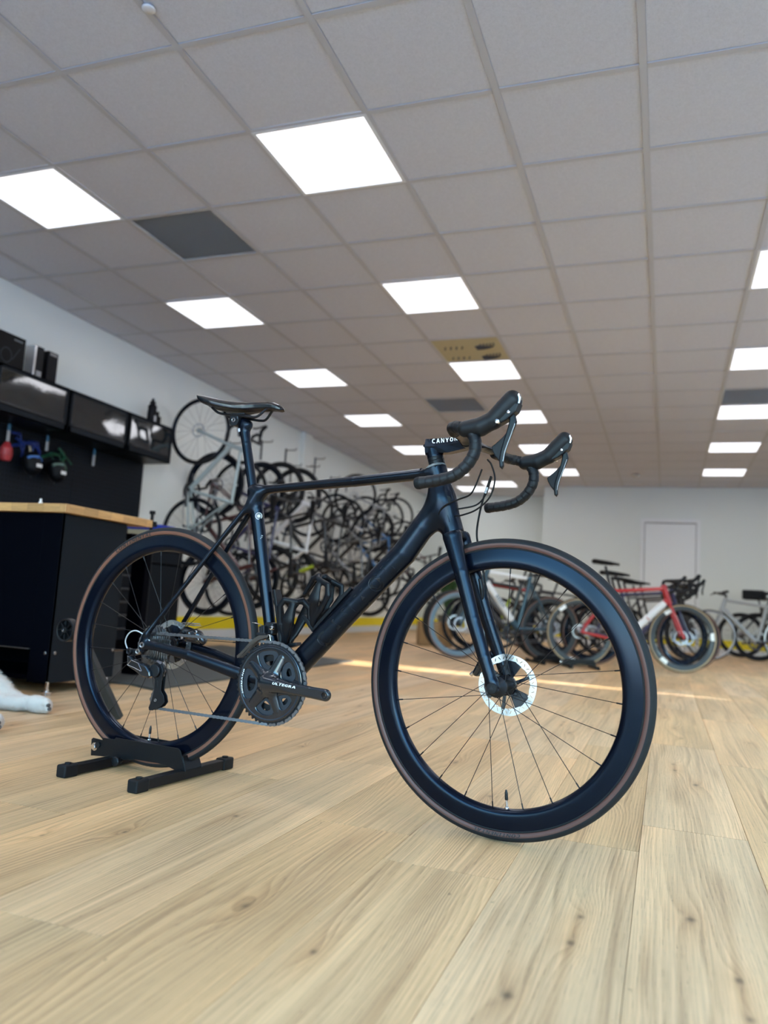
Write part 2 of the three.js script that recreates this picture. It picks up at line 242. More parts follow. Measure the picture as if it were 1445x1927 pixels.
lampCells.push([-4, 19], [-3, 18], [3, 1], [6, -2], [6, 1], [6, 4], [6, 7], [6, 10], [6, 13], [6, 16]);
const isIn = (l, i, r) => l.some(([a, b]) => a === i && b === r);
{
  const x = (i) => GX + i * T, z = (r) => GZ - r * T, tiles = [], bars = [];
  const tile = box(T - 0.028, 0.014, T - 0.028, 0, 0, 0, 0.0025);
  for (let i = -6; i <= 10; i++) for (let r = -9; r <= 20; r++) {
    if (isIn(lampCells, i, r) || isIn(ventCells, i, r) || (i === yellowCell[0] && r === yellowCell[1])) continue;
    const x0 = Math.max(x(i), WL), x1 = Math.min(x(i) + T, WR), z1 = Math.min(z(r), ZF), z0 = Math.max(z(r) - T, ZR);
    if (x1 - x0 < 0.05 || z1 - z0 < 0.05) continue;
    const whole = x1 - x0 > T - 1e-4 && z1 - z0 > T - 1e-4, g = whole ? tile : box(x1 - x0 - 0.028, 0.014, z1 - z0 - 0.028, 0, 0, 0, 0.0025), v = V((x0 + x1) / 2, H, (z0 + z1) / 2);
    const q = v.clone().sub(camera.position).applyQuaternion(camera.quaternion.clone().invert()), seen = q.z < -0.3 && Math.abs(q.x / q.z) < 0.66 && Math.abs(q.y / q.z) < 0.85;
    tiles.push([v, g, seen ? 1 / (q.z * q.z) : 0]);
  }
  tiles.sort((a, b) => b[2] - a[2]); const rest = [];
  tiles.forEach(([v, g, s], n) => { if (n < 290 && s > 0) { const m = part('ceiling_tile', g, tileMat, ceil); m.position.set(v.x, H + 0.012, v.z); } else { const q = g.clone(); q.translate(v.x, H + 0.012, v.z); rest.push(q); } });
  part('ceiling_tile_rest', rest, tileMat, ceil).userData.kind = 'stuff';
  const bar = (x0, x1, z0, z1, y) => merge([span(x0, x1, y, y + 0.003, z0, z1, 0.0005), span(x0, x1, y + 0.003, y + 0.045, z0, z1, 0.0005).scale(1, 1, 1)]);
  for (let i = -5; i <= 10; i++) if (x(i) > WL + 0.02 && x(i) < WR - 0.02) part('grid_bar', span(x(i) - 0.015, x(i) + 0.015, H - 0.001, H + 0.004, ZR, ZF, 0.0005), M.ceilGrid, ceil);
  for (let r = -8; r <= 20; r++) if (z(r) > ZR + 0.02 && z(r) < ZF - 0.02) part('grid_bar', span(WL, WR, H, H + 0.0045, z(r) - 0.015, z(r) + 0.015, 0.0005), M.ceilGrid, ceil);
  void bar; void bars;
}
struct('trim_1', [span(WL, WL + 0.022, H - 0.004, H + 0.02, ZR, ZF, 0.001), span(XR, WR, H - 0.004, H + 0.02, ZB, ZB + 0.022, 0.001), span(WL, XR, H - 0.004, H + 0.02, ZR, ZR + 0.022, 0.001)], M.ceilGrid);
// walls with thickness
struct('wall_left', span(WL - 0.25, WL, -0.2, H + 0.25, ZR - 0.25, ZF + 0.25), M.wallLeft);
struct('wall_back', span(XR, WR + 0.25, -0.2, H + 0.25, ZB - 0.25 - 1.2, ZB), M.wall);
struct('wall_recess', span(WL, XR, -0.2, H + 0.25, ZR - 0.25, ZR), M.wall);
{ // front wall behind the viewer: the glazed shopfront
  const cols = [[-3.35, -1.2], [-1.0, 1.2], [1.4, 3.75]], y0 = 0.25, y1 = 2.5, g = [span(WL, WR + 0.25, -0.2, y0, ZF, ZF + 0.25, 0.002), span(WL, WR + 0.25, y1, H + 0.25, ZF, ZF + 0.25, 0.002)], glass = phys(lin(0.96, 0.98, 0.97), 0.02, 0, { transmission: 1, thickness: 0 });
  let x = WL; for (const [a, b] of cols) { g.push(span(x, a, y0, y1, ZF, ZF + 0.25, 0.002)); x = b; } g.push(span(x, WR + 0.25, y0, y1, ZF, ZF + 0.25, 0.002)); struct('wall_front', g, M.wall);
  cols.forEach(([a, b], i) => { const w = new THREE.Group(); w.name = 'window_' + (10 + i); w.userData.kind = 'structure'; scene.add(w); part('frame', [span(a, b, y0, y0 + 0.05, ZF + 0.08, ZF + 0.14), span(a, b, y1 - 0.05, y1, ZF + 0.08, ZF + 0.14), span(a, a + 0.05, y0, y1, ZF + 0.08, ZF + 0.14), span(b - 0.05, b, y0, y1, ZF + 0.08, ZF + 0.14)], M.blackMetal, w); const pg = new THREE.PlaneGeometry(b - a - 0.1, y1 - y0 - 0.1); pg.rotateY(Math.PI); pg.translate((a + b) / 2, (y0 + y1) / 2, ZF + 0.11); part('pane', pg, glass, w); });
}
const bays = [[-5.55, -3.75], [-3.5, -1.3], [-1.05, 1.15], [-8.4, -6.2]], dz = [-5.86, -5.04];
{ // right wall: shop windows with sills, and a glazed door
  const g = [span(WR, WR + 0.25, 2.35, H + 0.25, ZR, ZF, 0.002)], opens = [[-8.4, -6.4, 0.75], [-5.62, -4.55, 0], [-4.3, -2.6, 0.75], [-2.3, -0.3, 0.75], [0, 2.0, 0.75]];
  let z = ZR; for (const [a, b, y] of opens) { g.push(span(WR, WR + 0.25, -0.2, 2.35, z, a, 0.002)); if (y) g.push(span(WR, WR + 0.25, -0.2, y, a, b, 0.002)); z = b; } g.push(span(WR, WR + 0.25, -0.2, 2.35, z, ZF, 0.002));
  struct('wall_right', g, M.wall);
  const glass = phys(lin(0.96, 0.98, 0.97), 0.02, 0, { transmission: 1, thickness: 0 });
  opens.forEach(([a, b, y], i) => {
    const w = new THREE.Group(); w.name = y ? 'window_' + (i + 1) : 'door_2'; w.userData.kind = 'structure'; scene.add(w);
    part('frame', [span(WR + 0.08, WR + 0.14, y, y + 0.05, a, b), span(WR + 0.08, WR + 0.14, 2.3, 2.35, a, b), span(WR + 0.08, WR + 0.14, y, 2.35, a, a + 0.05), span(WR + 0.08, WR + 0.14, y, 2.35, b - 0.05, b)], M.blackMetal, w);
    const pg = new THREE.PlaneGeometry(b - a - 0.1, 2.3 - y - 0.05); pg.rotateY(-Math.PI / 2); pg.translate(WR + 0.11, (y + 0.05 + 2.3) / 2, (a + b) / 2); part('pane', pg, glass, w);
  });
}
void bays; void dz;
// street outside: pavement and the two buildings whose gap lets one strip of low sun in
struct('ground_outside', [span(WR + 0.25, 40, -0.3, -0.05, -40, 40), span(-30, WR + 0.25, -0.3, -0.05, ZF + 0.25, 40)], std(lin(0.5, 0.54, 0.66), 0.9));
{
  const fac = std(lin(0.42, 0.37, 0.33), 0.9), gapC = -3.79, lit = 0.31;
  struct('building_outside_1', span(13, 20, -0.1, 5.2, gapC + lit, 26), fac);
  struct('building_outside_2', span(13, 20, -0.1, 5.2, -34, gapC - lit), fac);
}
// yellow skirting with a white strip below it
struct('baseboard_left', [span(WL, WL + 0.016, 0.1, 0.235, ZR, -6.02, 0.002)], M.yellow); part('white_strip', span(WL, WL + 0.02, 0.002, 0.1, ZR, -6.02, 0.002), M.white, scene.children[scene.children.length - 1]);
struct('baseboard_back', [span(XR, WR, 0.1, 0.235, ZB, ZB + 0.016, 0.002), span(WL, XR, 0.1, 0.235, ZR, ZR + 0.016, 0.002)], M.yellow); part('white_strip', [span(XR, WR, 0.002, 0.1, ZB, ZB + 0.02, 0.002), span(WL, XR, 0.002, 0.1, ZR, ZR + 0.02, 0.002)], M.white, scene.children[scene.children.length - 1]);
// pilaster on the left wall
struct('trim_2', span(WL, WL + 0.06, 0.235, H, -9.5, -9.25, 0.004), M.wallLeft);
{ // flush white door in the back wall
  const d = new THREE.Group(); d.name = 'door_1'; d.userData.kind = 'structure'; scene.add(d);
  const x0 = -0.36, x1 = 0.46, y1 = 2.12, z = ZB;
  part('frame', [span(x0 - 0.06, x0, 0, y1 + 0.06, z, z + 0.03), span(x1, x1 + 0.06, 0, y1 + 0.06, z, z + 0.03), span(x0, x1, y1, y1 + 0.06, z, z + 0.03)], std(lin(0.7, 0.71, 0.7), 0.5), d);
  part('reveal', span(x0, x1, 0, y1, z, z + 0.004), std(lin(0.25, 0.25, 0.25), 0.8), d); part('door_leaf', span(x0 + 0.012, x1 - 0.012, 0.008, y1 - 0.02, z + 0.002, z + 0.014), std(lin(0.7, 0.715, 0.7), 0.5), d);
  part('handle', [rod(V(x1 - 0.07, 1.05, z + 0.012), V(x1 - 0.07, 1.05, z + 0.06), 0.009), rod(V(x1 - 0.07, 1.05, z + 0.06), V(x1 - 0.19, 1.05, z + 0.06), 0.009)], M.steel, d);
}
// ceiling lamps: frame, glowing diffuser, and a real light just in front of it
{
  const fg = [span(-0.298, 0.298, 0, 0.014, -0.298, -0.28, 0.001), span(-0.298, 0.298, 0, 0.014, 0.28, 0.298, 0.001), span(-0.298, -0.28, 0, 0.014, -0.28, 0.28, 0.001), span(0.28, 0.298, 0, 0.014, -0.28, 0.28, 0.001)];
  const frameG = merge(fg), difG = span(-0.281, 0.281, 0.004, 0.012, -0.281, 0.281, 0.001), dif = std(lin(0.85, 0.85, 0.84), 0.5, 0, { emissive: LAMP_COLOR, emissiveIntensity: 1.6 });
  const colName = { '-4': 'in the row nearest the left wall', '-1': 'in the middle row', 3: 'in the right-hand row', '-3': 'between the last two rows', 6: 'in the row nearest the windows' };
  const depthName = (r) => r < -3 ? 'far behind the viewer' : r < 0 ? 'just behind the viewer' : r === 1 ? 'nearest the viewer' : ({ 4: 'second from the viewer', 7: 'third from the viewer', 10: 'fourth from the viewer', 13: 'fifth from the viewer', 16: 'sixth from the viewer', 18: 'near the back wall', 19: 'over the recess at the back' })[r];
  lampCells.forEach(([i, r]) => {
    const t = thing('ceiling_light', 'glowing ceiling panel ' + colName[i] + ', ' + depthName(r), 'ceiling light', [GX + (i + 0.5) * T, H - 0.002, GZ - (r + 0.5) * T], 0, 'square ceiling light panels');
    part('frame', frameG, M.white, t); part('diffuser', difG, dif, t);
    const l = new THREE.RectAreaLight(LAMP_COLOR, LAMP_POWER, 0.55, 0.55); l.name = 'panel_light'; l.position.set(0, -0.003, 0); l.rotation.x = -Math.PI / 2; t.add(l);
    const d = new THREE.SpotLight(LAMP_COLOR, LAMP_BEAM, 0, 1.05, 1, 2); d.name = 'panel_beam'; d.position.set(0, -0.006, 0); d.target.position.set(0, -1, 0); d.castShadow = true; d.shadow.radius = 12; t.add(d, d.target);
  });
  const ventLabel = { '-3': 'dark grey square ceiling vent between the two nearest left lamps', '-2': 'dark grey square ceiling vent above the bike\'s top tube', 3: 'dark grey square ceiling vent at the right edge between lamps' };
  const slatM = std(lin(0.5, 0.5, 0.49), 0.6), gfr = std(lin(0.5, 0.5, 0.49), 0.6), ventBack = std(lin(0.4, 0.4, 0.39), 0.8);
  ventCells.forEach(([i, r]) => {
    const t = thing('ceiling_vent', ventLabel[i], 'vent', [GX + (i + 0.5) * T, H, GZ - (r + 0.5) * T], 0, 'dark ceiling vents');
    part('frame', frameG, gfr, t); part('backing', span(-0.28, 0.28, 0.016, 0.03, -0.28, 0.28), ventBack, t);
    for (let k = 0; k < 27; k++) { const s = part('slat', slatG(), slatM, t); s.position.set(0, 0.009, -0.27 + k * 0.0207); s.rotation.x = 0.5; }
  });
  const y = thing('air_diffuser', 'yellowed ceiling air diffuser with curved dark fins, before the third middle lamp', 'vent', [GX + (yellowCell[0] + 0.5) * T, H, GZ - (yellowCell[1] + 0.5) * T]);
  part('panel', span(-0.297, 0.297, 0.002, 0.014, -0.297, 0.297, 0.002), std(lin(0.5, 0.44, 0.26), 0.6), y);
  const finM = std(lin(0.06, 0.07, 0.09), 0.5);
  for (let s = 0; s < 2; s++) {
    for (let k = 0; k < 5; k++) { const a = []; for (let q = 0; q <= 8; q++) { const an = -0.2 + q / 8 * 1.75, rad = 0.05 + k * 0.026; a.push(V(0.06 + Math.cos(an) * rad * 1.1, -0.002, 0.13 - s * 0.27 - Math.sin(an) * rad * 0.75)); } part('fin', sweep(a, 0.006, { radial: 6, seg: 12 }), finM, y); }
    for (let k = 0; k < 4; k++) part('fin', rod(V(-0.2 + k * 0.05, -0.002, 0.1 - s * 0.27), V(-0.215 + k * 0.05, -0.002, 0.05 - s * 0.27), 0.007, 6), finM, y);
  }
  const sd = thing('smoke_detector', 'small round white disc on the ceiling tile at the top left', 'detector', [-1.905, H - 0.002, -2.221]);
  part('housing', [latheZ([[0, 0], [0.026, 0], [0.026, 0.006], [0.021, 0.01], [0.01, 0.012], [0, 0.012]], 32).rotateX(Math.PI / 2)], std(lin(0.7, 0.69, 0.68), 0.5), sd);
  const sp = thing('sprinkler', 'small round sensor on the far ceiling above the white back door', 'detector', [-0.47, H - 0.002, -12.5]);
  part('housing', [latheZ([[0, 0], [0.06, 0], [0.06, 0.02], [0.03, 0.05], [0, 0.05]], 24).rotateX(Math.PI / 2)], std(lin(0.5, 0.48, 0.45), 0.5), sp);
}
function slatG() { return slatG.g ??= span(-0.28, 0.28, -0.0008, 0.0008, -0.009, 0.009, 0.0004); }
// ---------------------------------------------------------------- the black road bike (local: x forward from the rear hub, y up, z to the rider's right = towards the camera)
const bike = thing('road_bike', 'large matte black road bike in front, tan tyre walls, deep rims, black drop bars', 'bicycle', [-1.36, 0, -1.9077], -0.107);
const RH = [0, 0.3522], FH = [1.0175, 0.3399], BB = [0.4161, 0.2884];
const steer = (() => { const p = V(0.825, 0.85, 0), d = V(0.304, -0.953, 0).normalize(); return new THREE.Matrix4().makeTranslation(p).multiply(new THREE.Matrix4().makeRotationAxis(d, 0.034)).multiply(new THREE.Matrix4().makeTranslation(p.clone().negate())); })();
const steered = (o) => { o.applyMatrix4(steer); return o; };
const grp = (name, parent) => { const g = new THREE.Group(); g.name = name; parent.add(g); return g; };
{ // frame as one carbon monocoque
  const tubes = [
    chain([[0.43, 0.297, 0, 0.031, 1.05], [0.62, 0.5, 0, 0.031, 1.15], [0.752, 0.637, 0, 0.0315, 1.2], [0.798, 0.703, 0, 0.0305, 1.3], [0.84, 0.768, 0, 0.0245, 1.25]]),
    chain([[0.412, 0.3, 0, 0.019, 1.1], [0.3715, 0.43, 0, 0.0158, 1.0], [0.2975, 0.742, 0, 0.0195, 1.2], [0.284, 0.795, 0, 0.0185, 1.25]], 0.004),
    chain([[0.29, 0.7975, 0, 0.0135, 0.95], [0.36, 0.803, 0, 0.0112, 0.75], [0.60, 0.8195, 0, 0.0135, 0.72], [0.80, 0.8365, 0, 0.0145, 0.7]]),
    chain([[0.825, 0.8515, 0, 0.0265, 1.05], [0.846, 0.785, 0, 0.0262, 1.2], [0.881, 0.688, 0, 0.0262, 1.12]]),
  ];
  const nearHead = (x, y) => Math.abs((x - 0.85) * 0.953 + (y - 0.77) * 0.304) - 0.034, headCut = (x, y) => Math.max((x - 0.825) * -0.304 + (y - 0.8515) * 0.953, (x - 0.881) * 0.304 - (y - 0.688) * 0.953);
  let f = union([union([tubes[0], tubes[3]], 0.045), tubes[2]], 0.02); f = union([f, tubes[1]], 0.022);
  const bbS = cap([BB[0], BB[1], -0.043], [BB[0], BB[1], 0.033], 0.0245, 0.0245);
  f = union([f, bbS], 0.02);
  const stays = [];
  for (const s of [-1, 1]) {
    stays.push(chain([[0.305, 0.787, s * 0.006, 0.0105], [0.284, 0.762, s * 0.012, 0.0088], [0.2, 0.652, s * 0.026, 0.0068], [0.03, 0.42, s * 0.058, 0.0066], [0.008, 0.385, s * 0.0655, 0.0085]], 0.004));
    stays.push(chain([[0.0, 0.355, s * 0.066, 0.0135, 1.8], [0.04, 0.353, s * 0.063, 0.0122, 1.5], [0.15, 0.338, s * 0.056, 0.0142, 1.7], [0.30, 0.304, s * 0.036, 0.0172, 1.8], [0.385, 0.29, s * 0.024, 0.018, 1.4]], 0.006));
    stays.push(cap([0.002, 0.375, s * 0.066], [-0.006, 0.338, s * 0.066], 0.0115, 0.0085, 2, 2));
  }
  const all = union([f, union(stays, 0.012)], 0.022);
  // flat topped top tube front, headset seat
  const cut = (x, y, z) => Math.max(all(x, y, z), Math.min(headCut(x, y), -nearHead(x, y)), -(Math.hypot(x - BB[0], y - BB[1]) - 0.0125));
  const fr = part('frame', nets(cut, [-0.04, 0.24, -0.085], [0.93, 0.885, 0.085], 0.0042), M.carbon, bike);
  // decals and fittings on the frame
  const ring = (x, y, z, r0, r1, mat, turn) => { const m = part('emblem', tubeRing(r0, r1, -0.0004, 0.0004, 40), mat, fr, 'round white ring emblem on seat tube'); m.position.set(x, y, z); m.rotation.set(...turn); return m; };
  ring(0.3155, 0.7255, 0.0128, 0.0085, 0.0098, M.letter, [0, 0.9, -0.23]); ring(0.3155, 0.7255, 0.0128, 0.0062, 0.0069, M.letter, [0, 0.9, -0.23]);
  const dot = part('emblem', disc(0.0045, -0.0004, 0.0004, 24), M.letter, fr); dot.position.set(0.3155, 0.7255, 0.0131); dot.rotation.set(0, 0.9, -0.23);
  for (const [dy, w] of [[0, 0.012], [-0.004, 0.009], [-0.008, 0.012], [-0.0125, 0.007], [-0.018, 0.01]]) { const b = part('size_label', box(w * 0.45, 0.0016, 0.0005), M.letterGrey, fr); b.position.set(0.3305 - dy * -0.24, 0.672 + dy, 0.0118); b.rotation.set(0, 0.9, -0.23); }
  part('cable_port', disc(0.0105, -0.002, 0.0008, 32), M.matteBlack, fr, 'round black cable port').applyMatrix4(new THREE.Matrix4().makeTranslation(0.867, 0.768, 0.0232).multiply(new THREE.Matrix4().makeRotationY(0.12)));
  part('head_badge', [box(0.016, 0.026, 0.0008, 0, 0, 0, 0.0004)], M.gloss, fr).applyMatrix4(new THREE.Matrix4().makeTranslation(0.878, 0.728, 0.0185).multiply(new THREE.Matrix4().makeRotationZ(0.3)).multiply(new THREE.Matrix4().makeRotationY(0.7)));
  const gt = text('CANYON', 0.036, 0.0005, { stretch: 1.15, gap: 0.25 }); gt.rotateZ(0.826); gt.translate(0.635 + 0.018, 0.509 - 0.017, 0); { const p = gt.attributes.position; for (let i = 0; i < p.count; i++) { let z = 0.033; const x = p.getX(i), y = p.getY(i); for (let k = 0; k < 12; k++) z -= cut(x, y, z) * 0.7; p.setZ(i, z + 0.0003); } gt.computeVertexNormals(); }
  part('lettering', gt, phys(lin(0.006, 0.008, 0.014), 0.35, 0, { clearcoat: 0.2, clearcoatRoughness: 0.3 }), fr, 'black tone-on-tone lettering on down tube');
  part('hanger', [ext([[-0.016, 0.366], [0.012, 0.362], [0.01, 0.345], [-0.006, 0.33], [-0.03, 0.322], [-0.034, 0.332], [-0.018, 0.345]], 0.006, 0.06, 0.001)], M.blackMetal, fr);
  part('axle_end', [tubeRing(0.0042, 0.0088, 0.068, 0.0755, 6, 0, 0.3535), disc(0.0042, 0.066, 0.071, 16, 0, 0.3535)], M.steel, fr);
  part('top_cap_ring', [puck(V(0.8252, 0.8505, 0), V(-0.304, 0.953, 0), 0.0268, 0.0065, 0.0235)], M.silverSticker, fr, 'silver headset top ring');
}
{ // seat post, saddle
  const sp = part('seat_post', nets(union([chain([[0.2795, 0.80, 0, 0.0138, 1.15], [0.245, 0.93, 0, 0.0135, 1.15], [0.2305, 0.985, 0, 0.0165, 1.2]]), cap([0.221, 0.996, 0], [0.245, 0.986, 0], 0.012, 0.013)], 0.012), [0.19, 0.775, -0.03], [0.31, 1.02, 0.03], 0.0028), M.carbon, bike);
  sp.userData.label = 'glossy carbon seat post';
  part('post_clamp', [box(0.046, 0.006, 0.054, 0.225, 1.0125, 0, 0.002), disc(0.0165, -0.0235, 0.0235, 28, 0.2115, 0.996), box(0.03, 0.016, 0.05, 0.2115, 1.004, 0, 0.004)], M.blackMetal, sp);
  part('clamp_bolt', [tubeRing(0.003, 0.0062, 0.0235, 0.027, 24, 0.2115, 0.996)], M.steel, sp);
  part('size_mark', [box(0.007, 0.01, 0.0006, 0, 0, 0, 0.0003)], M.letterGrey, sp).applyMatrix4(new THREE.Matrix4().makeTranslation(0.2245, 0.969, 0.0125).multiply(new THREE.Matrix4().makeRotationZ(0.24)));
  const sd = grp('saddle', bike);
  // sections: x, top height, half width, edge drop, body depth
  const S = [[0.093, 1.0705, 0.03, 0.002, 0.012], [0.098, 1.0715, 0.056, 0.004, 0.02], [0.112, 1.07, 0.068, 0.009, 0.026], [0.135, 1.065, 0.071, 0.014, 0.027], [0.16, 1.0595, 0.067, 0.017, 0.026], [0.19, 1.0545, 0.055, 0.018, 0.025], [0.215, 1.0518, 0.041, 0.018, 0.024], [0.245, 1.0505, 0.029, 0.016, 0.024], [0.275, 1.0503, 0.0235, 0.014, 0.024], [0.305, 1.049, 0.021, 0.012, 0.023], [0.33, 1.045, 0.0195, 0.01, 0.022], [0.348, 1.0375, 0.017, 0.008, 0.018], [0.357, 1.03, 0.0115, 0.005, 0.01], [0.36, 1.0255, 0.004, 0.002, 0.003]];
  const lift = (t) => { const f = Math.max(0, Math.min(S.length - 1.0001, t)), i = Math.floor(f), a = f - i; return S[i].map((v, k) => v + (S[i + 1][k] - v) * a); };
  const shell = (inset, under) => { const pos = [], idx = [], n = (S.length - 1) * 4, m = 40; for (let i = 0; i <= n; i++) { const [x, y, w, dr, dp] = lift(i / 4); for (let j = 0; j <= m; j++) { const a = j / m * 2 * Math.PI, c = Math.cos(a), s = Math.sin(a), z = w * Math.sign(c) * Math.abs(c) ** 0.7, q = Math.abs(z) / w; const yt = y - dr * q ** 2.4 - (x < 0.31 && x > 0.11 ? 0.004 * Math.exp(-((z / 0.011) ** 2)) : 0), th = dp * (0.8 + 0.2 * (1 - q ** 3)); pos.push(x, (s > 0 ? yt : yt - th * Math.abs(s) ** 0.6) + inset - under * 0, z); } } for (let i = 0; i < n; i++) for (let j = 0; j < m; j++) { const a = i * (m + 1) + j, b = a + m + 1; idx.push(a, a + 1, b, b, a + 1, b + 1); } const g = new THREE.BufferGeometry(); g.setAttribute('position', new THREE.Float32BufferAttribute(pos, 3)); g.setIndex(idx); g.computeVertexNormals(); return g; };
  part('cover', shell(0, 0), phys(lin(0.0025, 0.0035, 0.006), 0.3, 0, { specularIntensity: 0.6, clearcoat: 0.25, clearcoatRoughness: 0.2 }), sd);
  for (const s of [-1, 1]) part('rail', sweep([[0.135, 1.035, s * 0.028], [0.155, 1.02, s * 0.024], [0.185, 1.0135, s * 0.0225], [0.235, 1.0075, s * 0.022], [0.27, 1.002, s * 0.0215], [0.29, 1.004, s * 0.02], [0.312, 1.024, s * 0.014], [0.326, 1.034, s * 0.009]], 0.0037, { radial: 10, seg: 50 }), M.blackMetal, sd);
}
// ---- wheels
const tyreZ = (p) => Math.sqrt(Math.max(0, 0.014 ** 2 - (p - 0.325) ** 2));
function tyreProf(r0, r1, grow = 0, n = 12) { const out = []; for (let i = 0; i <= n; i++) { const p = r0 + (r1 - r0) * i / n; out.push([p + (p > 0.325 ? grow : 0), tyreZ(p) + grow]); } return out; }
const wheelG = (() => {
  const arc = []; for (let i = 0; i <= 20; i++) { const a = -1.39 + i / 20 * 2.78; arc.push([0.325 + Math.cos(a) * 0.014, Math.sin(a) * 0.0142]); }
  const tread = latheZ([[0.3265, -0.0139], ...arc, [0.3265, 0.0139]], 180);
  const side = latheZ([[0.3172, 0.0108], ...tyreProf(0.3178, 0.3278, 0.0001)], 180);
  const lip = latheZ([[0.3135, 0.0115], [0.3155, 0.0122], [0.3172, 0.0118], [0.3178, 0.0108]], 180);
  const half = [[0.3165, 0.0108], [0.3148, 0.0113], [0.3125, 0.0116], [0.305, 0.01265], [0.297, 0.0137], [0.2895, 0.0146], [0.2845, 0.0148], [0.2795, 0.0142], [0.2755, 0.0127], [0.2722, 0.0099], [0.2698, 0.006], [0.2686, 0.002]];
  const rim = latheZ([...half, ...half.slice().reverse().map(([r, z]) => [r, -z]), [0.3165, 0.0118]].reverse(), 180);
  return { tread, side, sideB: mirrorZ(side), lip: merge([lip, mirrorZ(lip)]), rim };
})();
function wheel(name, rear) {
  const w = grp(name, bike), rimR = 0.2692;
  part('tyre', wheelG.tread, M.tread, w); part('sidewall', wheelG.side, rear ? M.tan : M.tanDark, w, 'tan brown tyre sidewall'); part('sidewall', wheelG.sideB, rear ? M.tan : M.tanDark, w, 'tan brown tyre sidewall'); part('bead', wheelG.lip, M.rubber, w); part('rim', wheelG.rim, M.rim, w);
  const zR = rear ? 0.021 : 0.034, zL = rear ? -0.034 : -0.022, fr = 0.021;
  part('hub', rear ? [latheZ([[0, -0.062], [0.009, -0.062], [0.012, -0.05], [0.0165, -0.042], [0.0235, -0.036], [0.0235, -0.031], [0.0145, -0.02], [0.014, 0.008], [0.0265, 0.019], [0.0265, 0.024], [0.017, 0.026], [0.017, 0.06], [0.009, 0.062], [0, 0.062]], 40)]
    : [latheZ([[0, -0.048], [0.0095, -0.048], [0.0135, -0.041], [0.017, -0.034], [0.0235, -0.025], [0.0235, -0.02], [0.0135, -0.012], [0.0125, 0.02], [0.0235, 0.031], [0.0235, 0.036], [0.0135, 0.039], [0.0095, 0.048], [0, 0.048]], 40)], M.blackMetal, w);
  const a0 = (rear ? -84.1 : -92.1) * Math.PI / 180, step = Math.PI / 12;
  for (let k = 0; k < 24; k++) {
    const a = a0 + k * step, side = k % 2 ? -1 : 1, lead = (k >> 1) % 2 ? 1 : -1, z = side > 0 ? zR : zL, b = a + lead * 1.15, P = V(Math.cos(a) * rimR, Math.sin(a) * rimR, side * 0.001), Q = V(Math.cos(b) * fr, Math.sin(b) * fr, z), d = Q.clone().sub(P);
    const s = part('spoke', rod(P, Q, 0.00085, 6), M.spoke, w); part('nipple', rod(P.clone().addScaledVector(d, -0.005), P.clone().addScaledVector(d, 0.045), 0.0017, 8), M.spoke, w); void s;
  }
  const va = (rear ? -91.6 : -85) * Math.PI / 180, vp = (r) => V(Math.cos(va) * r, Math.sin(va) * r, 0);
  part('valve', [rod(vp(0.27), vp(0.247), 0.0028, 10), sweep([vp(0.2695), vp(0.2665)], 0.0052, { radial: 14 })], M.chrome, w); part('valve_cap', sweep([vp(0.249), vp(0.236), vp(0.2285)], [0.0038, 0.0036, 0.0018], { radial: 10 }), M.blackPlastic, w);
  // brake rotor on the far side: steel ring with slots and a finned black spider
  const zr = rear ? -0.0485 : -0.0385, slots = [], N = 36;
  for (let k = 0; k < N; k++) { const a = k / N * 2 * Math.PI, t = a + 0.55 * (k % 2 ? 1 : -1), r = 0.0625, cx = Math.cos(a) * r, cy = Math.sin(a) * r, L = 0.0038, W = 0.0009, ux = Math.cos(t), uy = Math.sin(t); slots.push([[cx + ux * L - uy * W, cy + uy * L + ux * W], [cx - ux * L - uy * W, cy - uy * L + ux * W], [cx - ux * L + uy * W, cy - uy * L - ux * W], [cx + ux * L + uy * W, cy + uy * L - ux * W]]); }
  const sh = new THREE.Shape(); for (let i = 0; i <= 144; i++) { const a = i / 144 * 2 * Math.PI, r = 0.0705 + 0.0006 * Math.sin(a * 8); i ? sh.lineTo(Math.cos(a) * r, Math.sin(a) * r) : sh.moveTo(r, 0); }
  const inner = new THREE.Path(); for (let i = 0; i <= 120; i++) { const a = -i / 120 * 2 * Math.PI, r = 0.0545 + 0.0012 * Math.sin(a * 12); i ? inner.lineTo(Math.cos(a) * r, Math.sin(a) * r) : inner.moveTo(r, 0); } sh.holes.push(inner);
  for (const s of slots) { const p = new THREE.Path(); s.forEach(([x, y], i) => i ? p.lineTo(x, y) : p.moveTo(x, y)); p.closePath(); sh.holes.push(p); }
  const rg = new THREE.ExtrudeGeometry(sh, { depth: 0.0018, bevelEnabled: false }); rg.translate(0, 0, zr - 0.0009); part('brake_rotor', rg, M.rotor, w, 'bright slotted steel brake rotor');
  const arms = []; for (let k = 0; k < 6; k++) { const a = k / 6 * 2 * Math.PI + 0.3, c = (r, da) => [Math.cos(a + da) * r, Math.sin(a + da) * r]; if (k % 2) arms.push(ext([c(0.02, -0.45), c(0.055, -0.42), c(0.0575, -0.1), c(0.0575, 0.28), c(0.053, 0.42), c(0.02, 0.42)], 0.004, zr - 0.0005, 0.0008)); else arms.push(ext([c(0.02, -0.22), c(0.057, 0.02), c(0.057, 0.16), c(0.02, 0.2)], 0.003, zr - 0.0005, 0.0006)); }
  part('rotor_spider', [...arms, tubeRing(0.014, 0.0225, zr - 0.003, zr + 0.006)], M.gloss, w); part('lock_ring', [tubeRing(0.0125, 0.021, zr + 0.004, zr + 0.009, 40)], M.blackMetal, w);
  const rv = []; for (let k = 0; k < 12; k++) { const a = k / 12 * 2 * Math.PI + 0.12; rv.push(disc(0.0022, zr - 0.001, zr + 0.0022, 12, Math.cos(a) * 0.0558, Math.sin(a) * 0.0558)); } part('rotor_rivets', rv, M.chrome, w);
  return w;
}
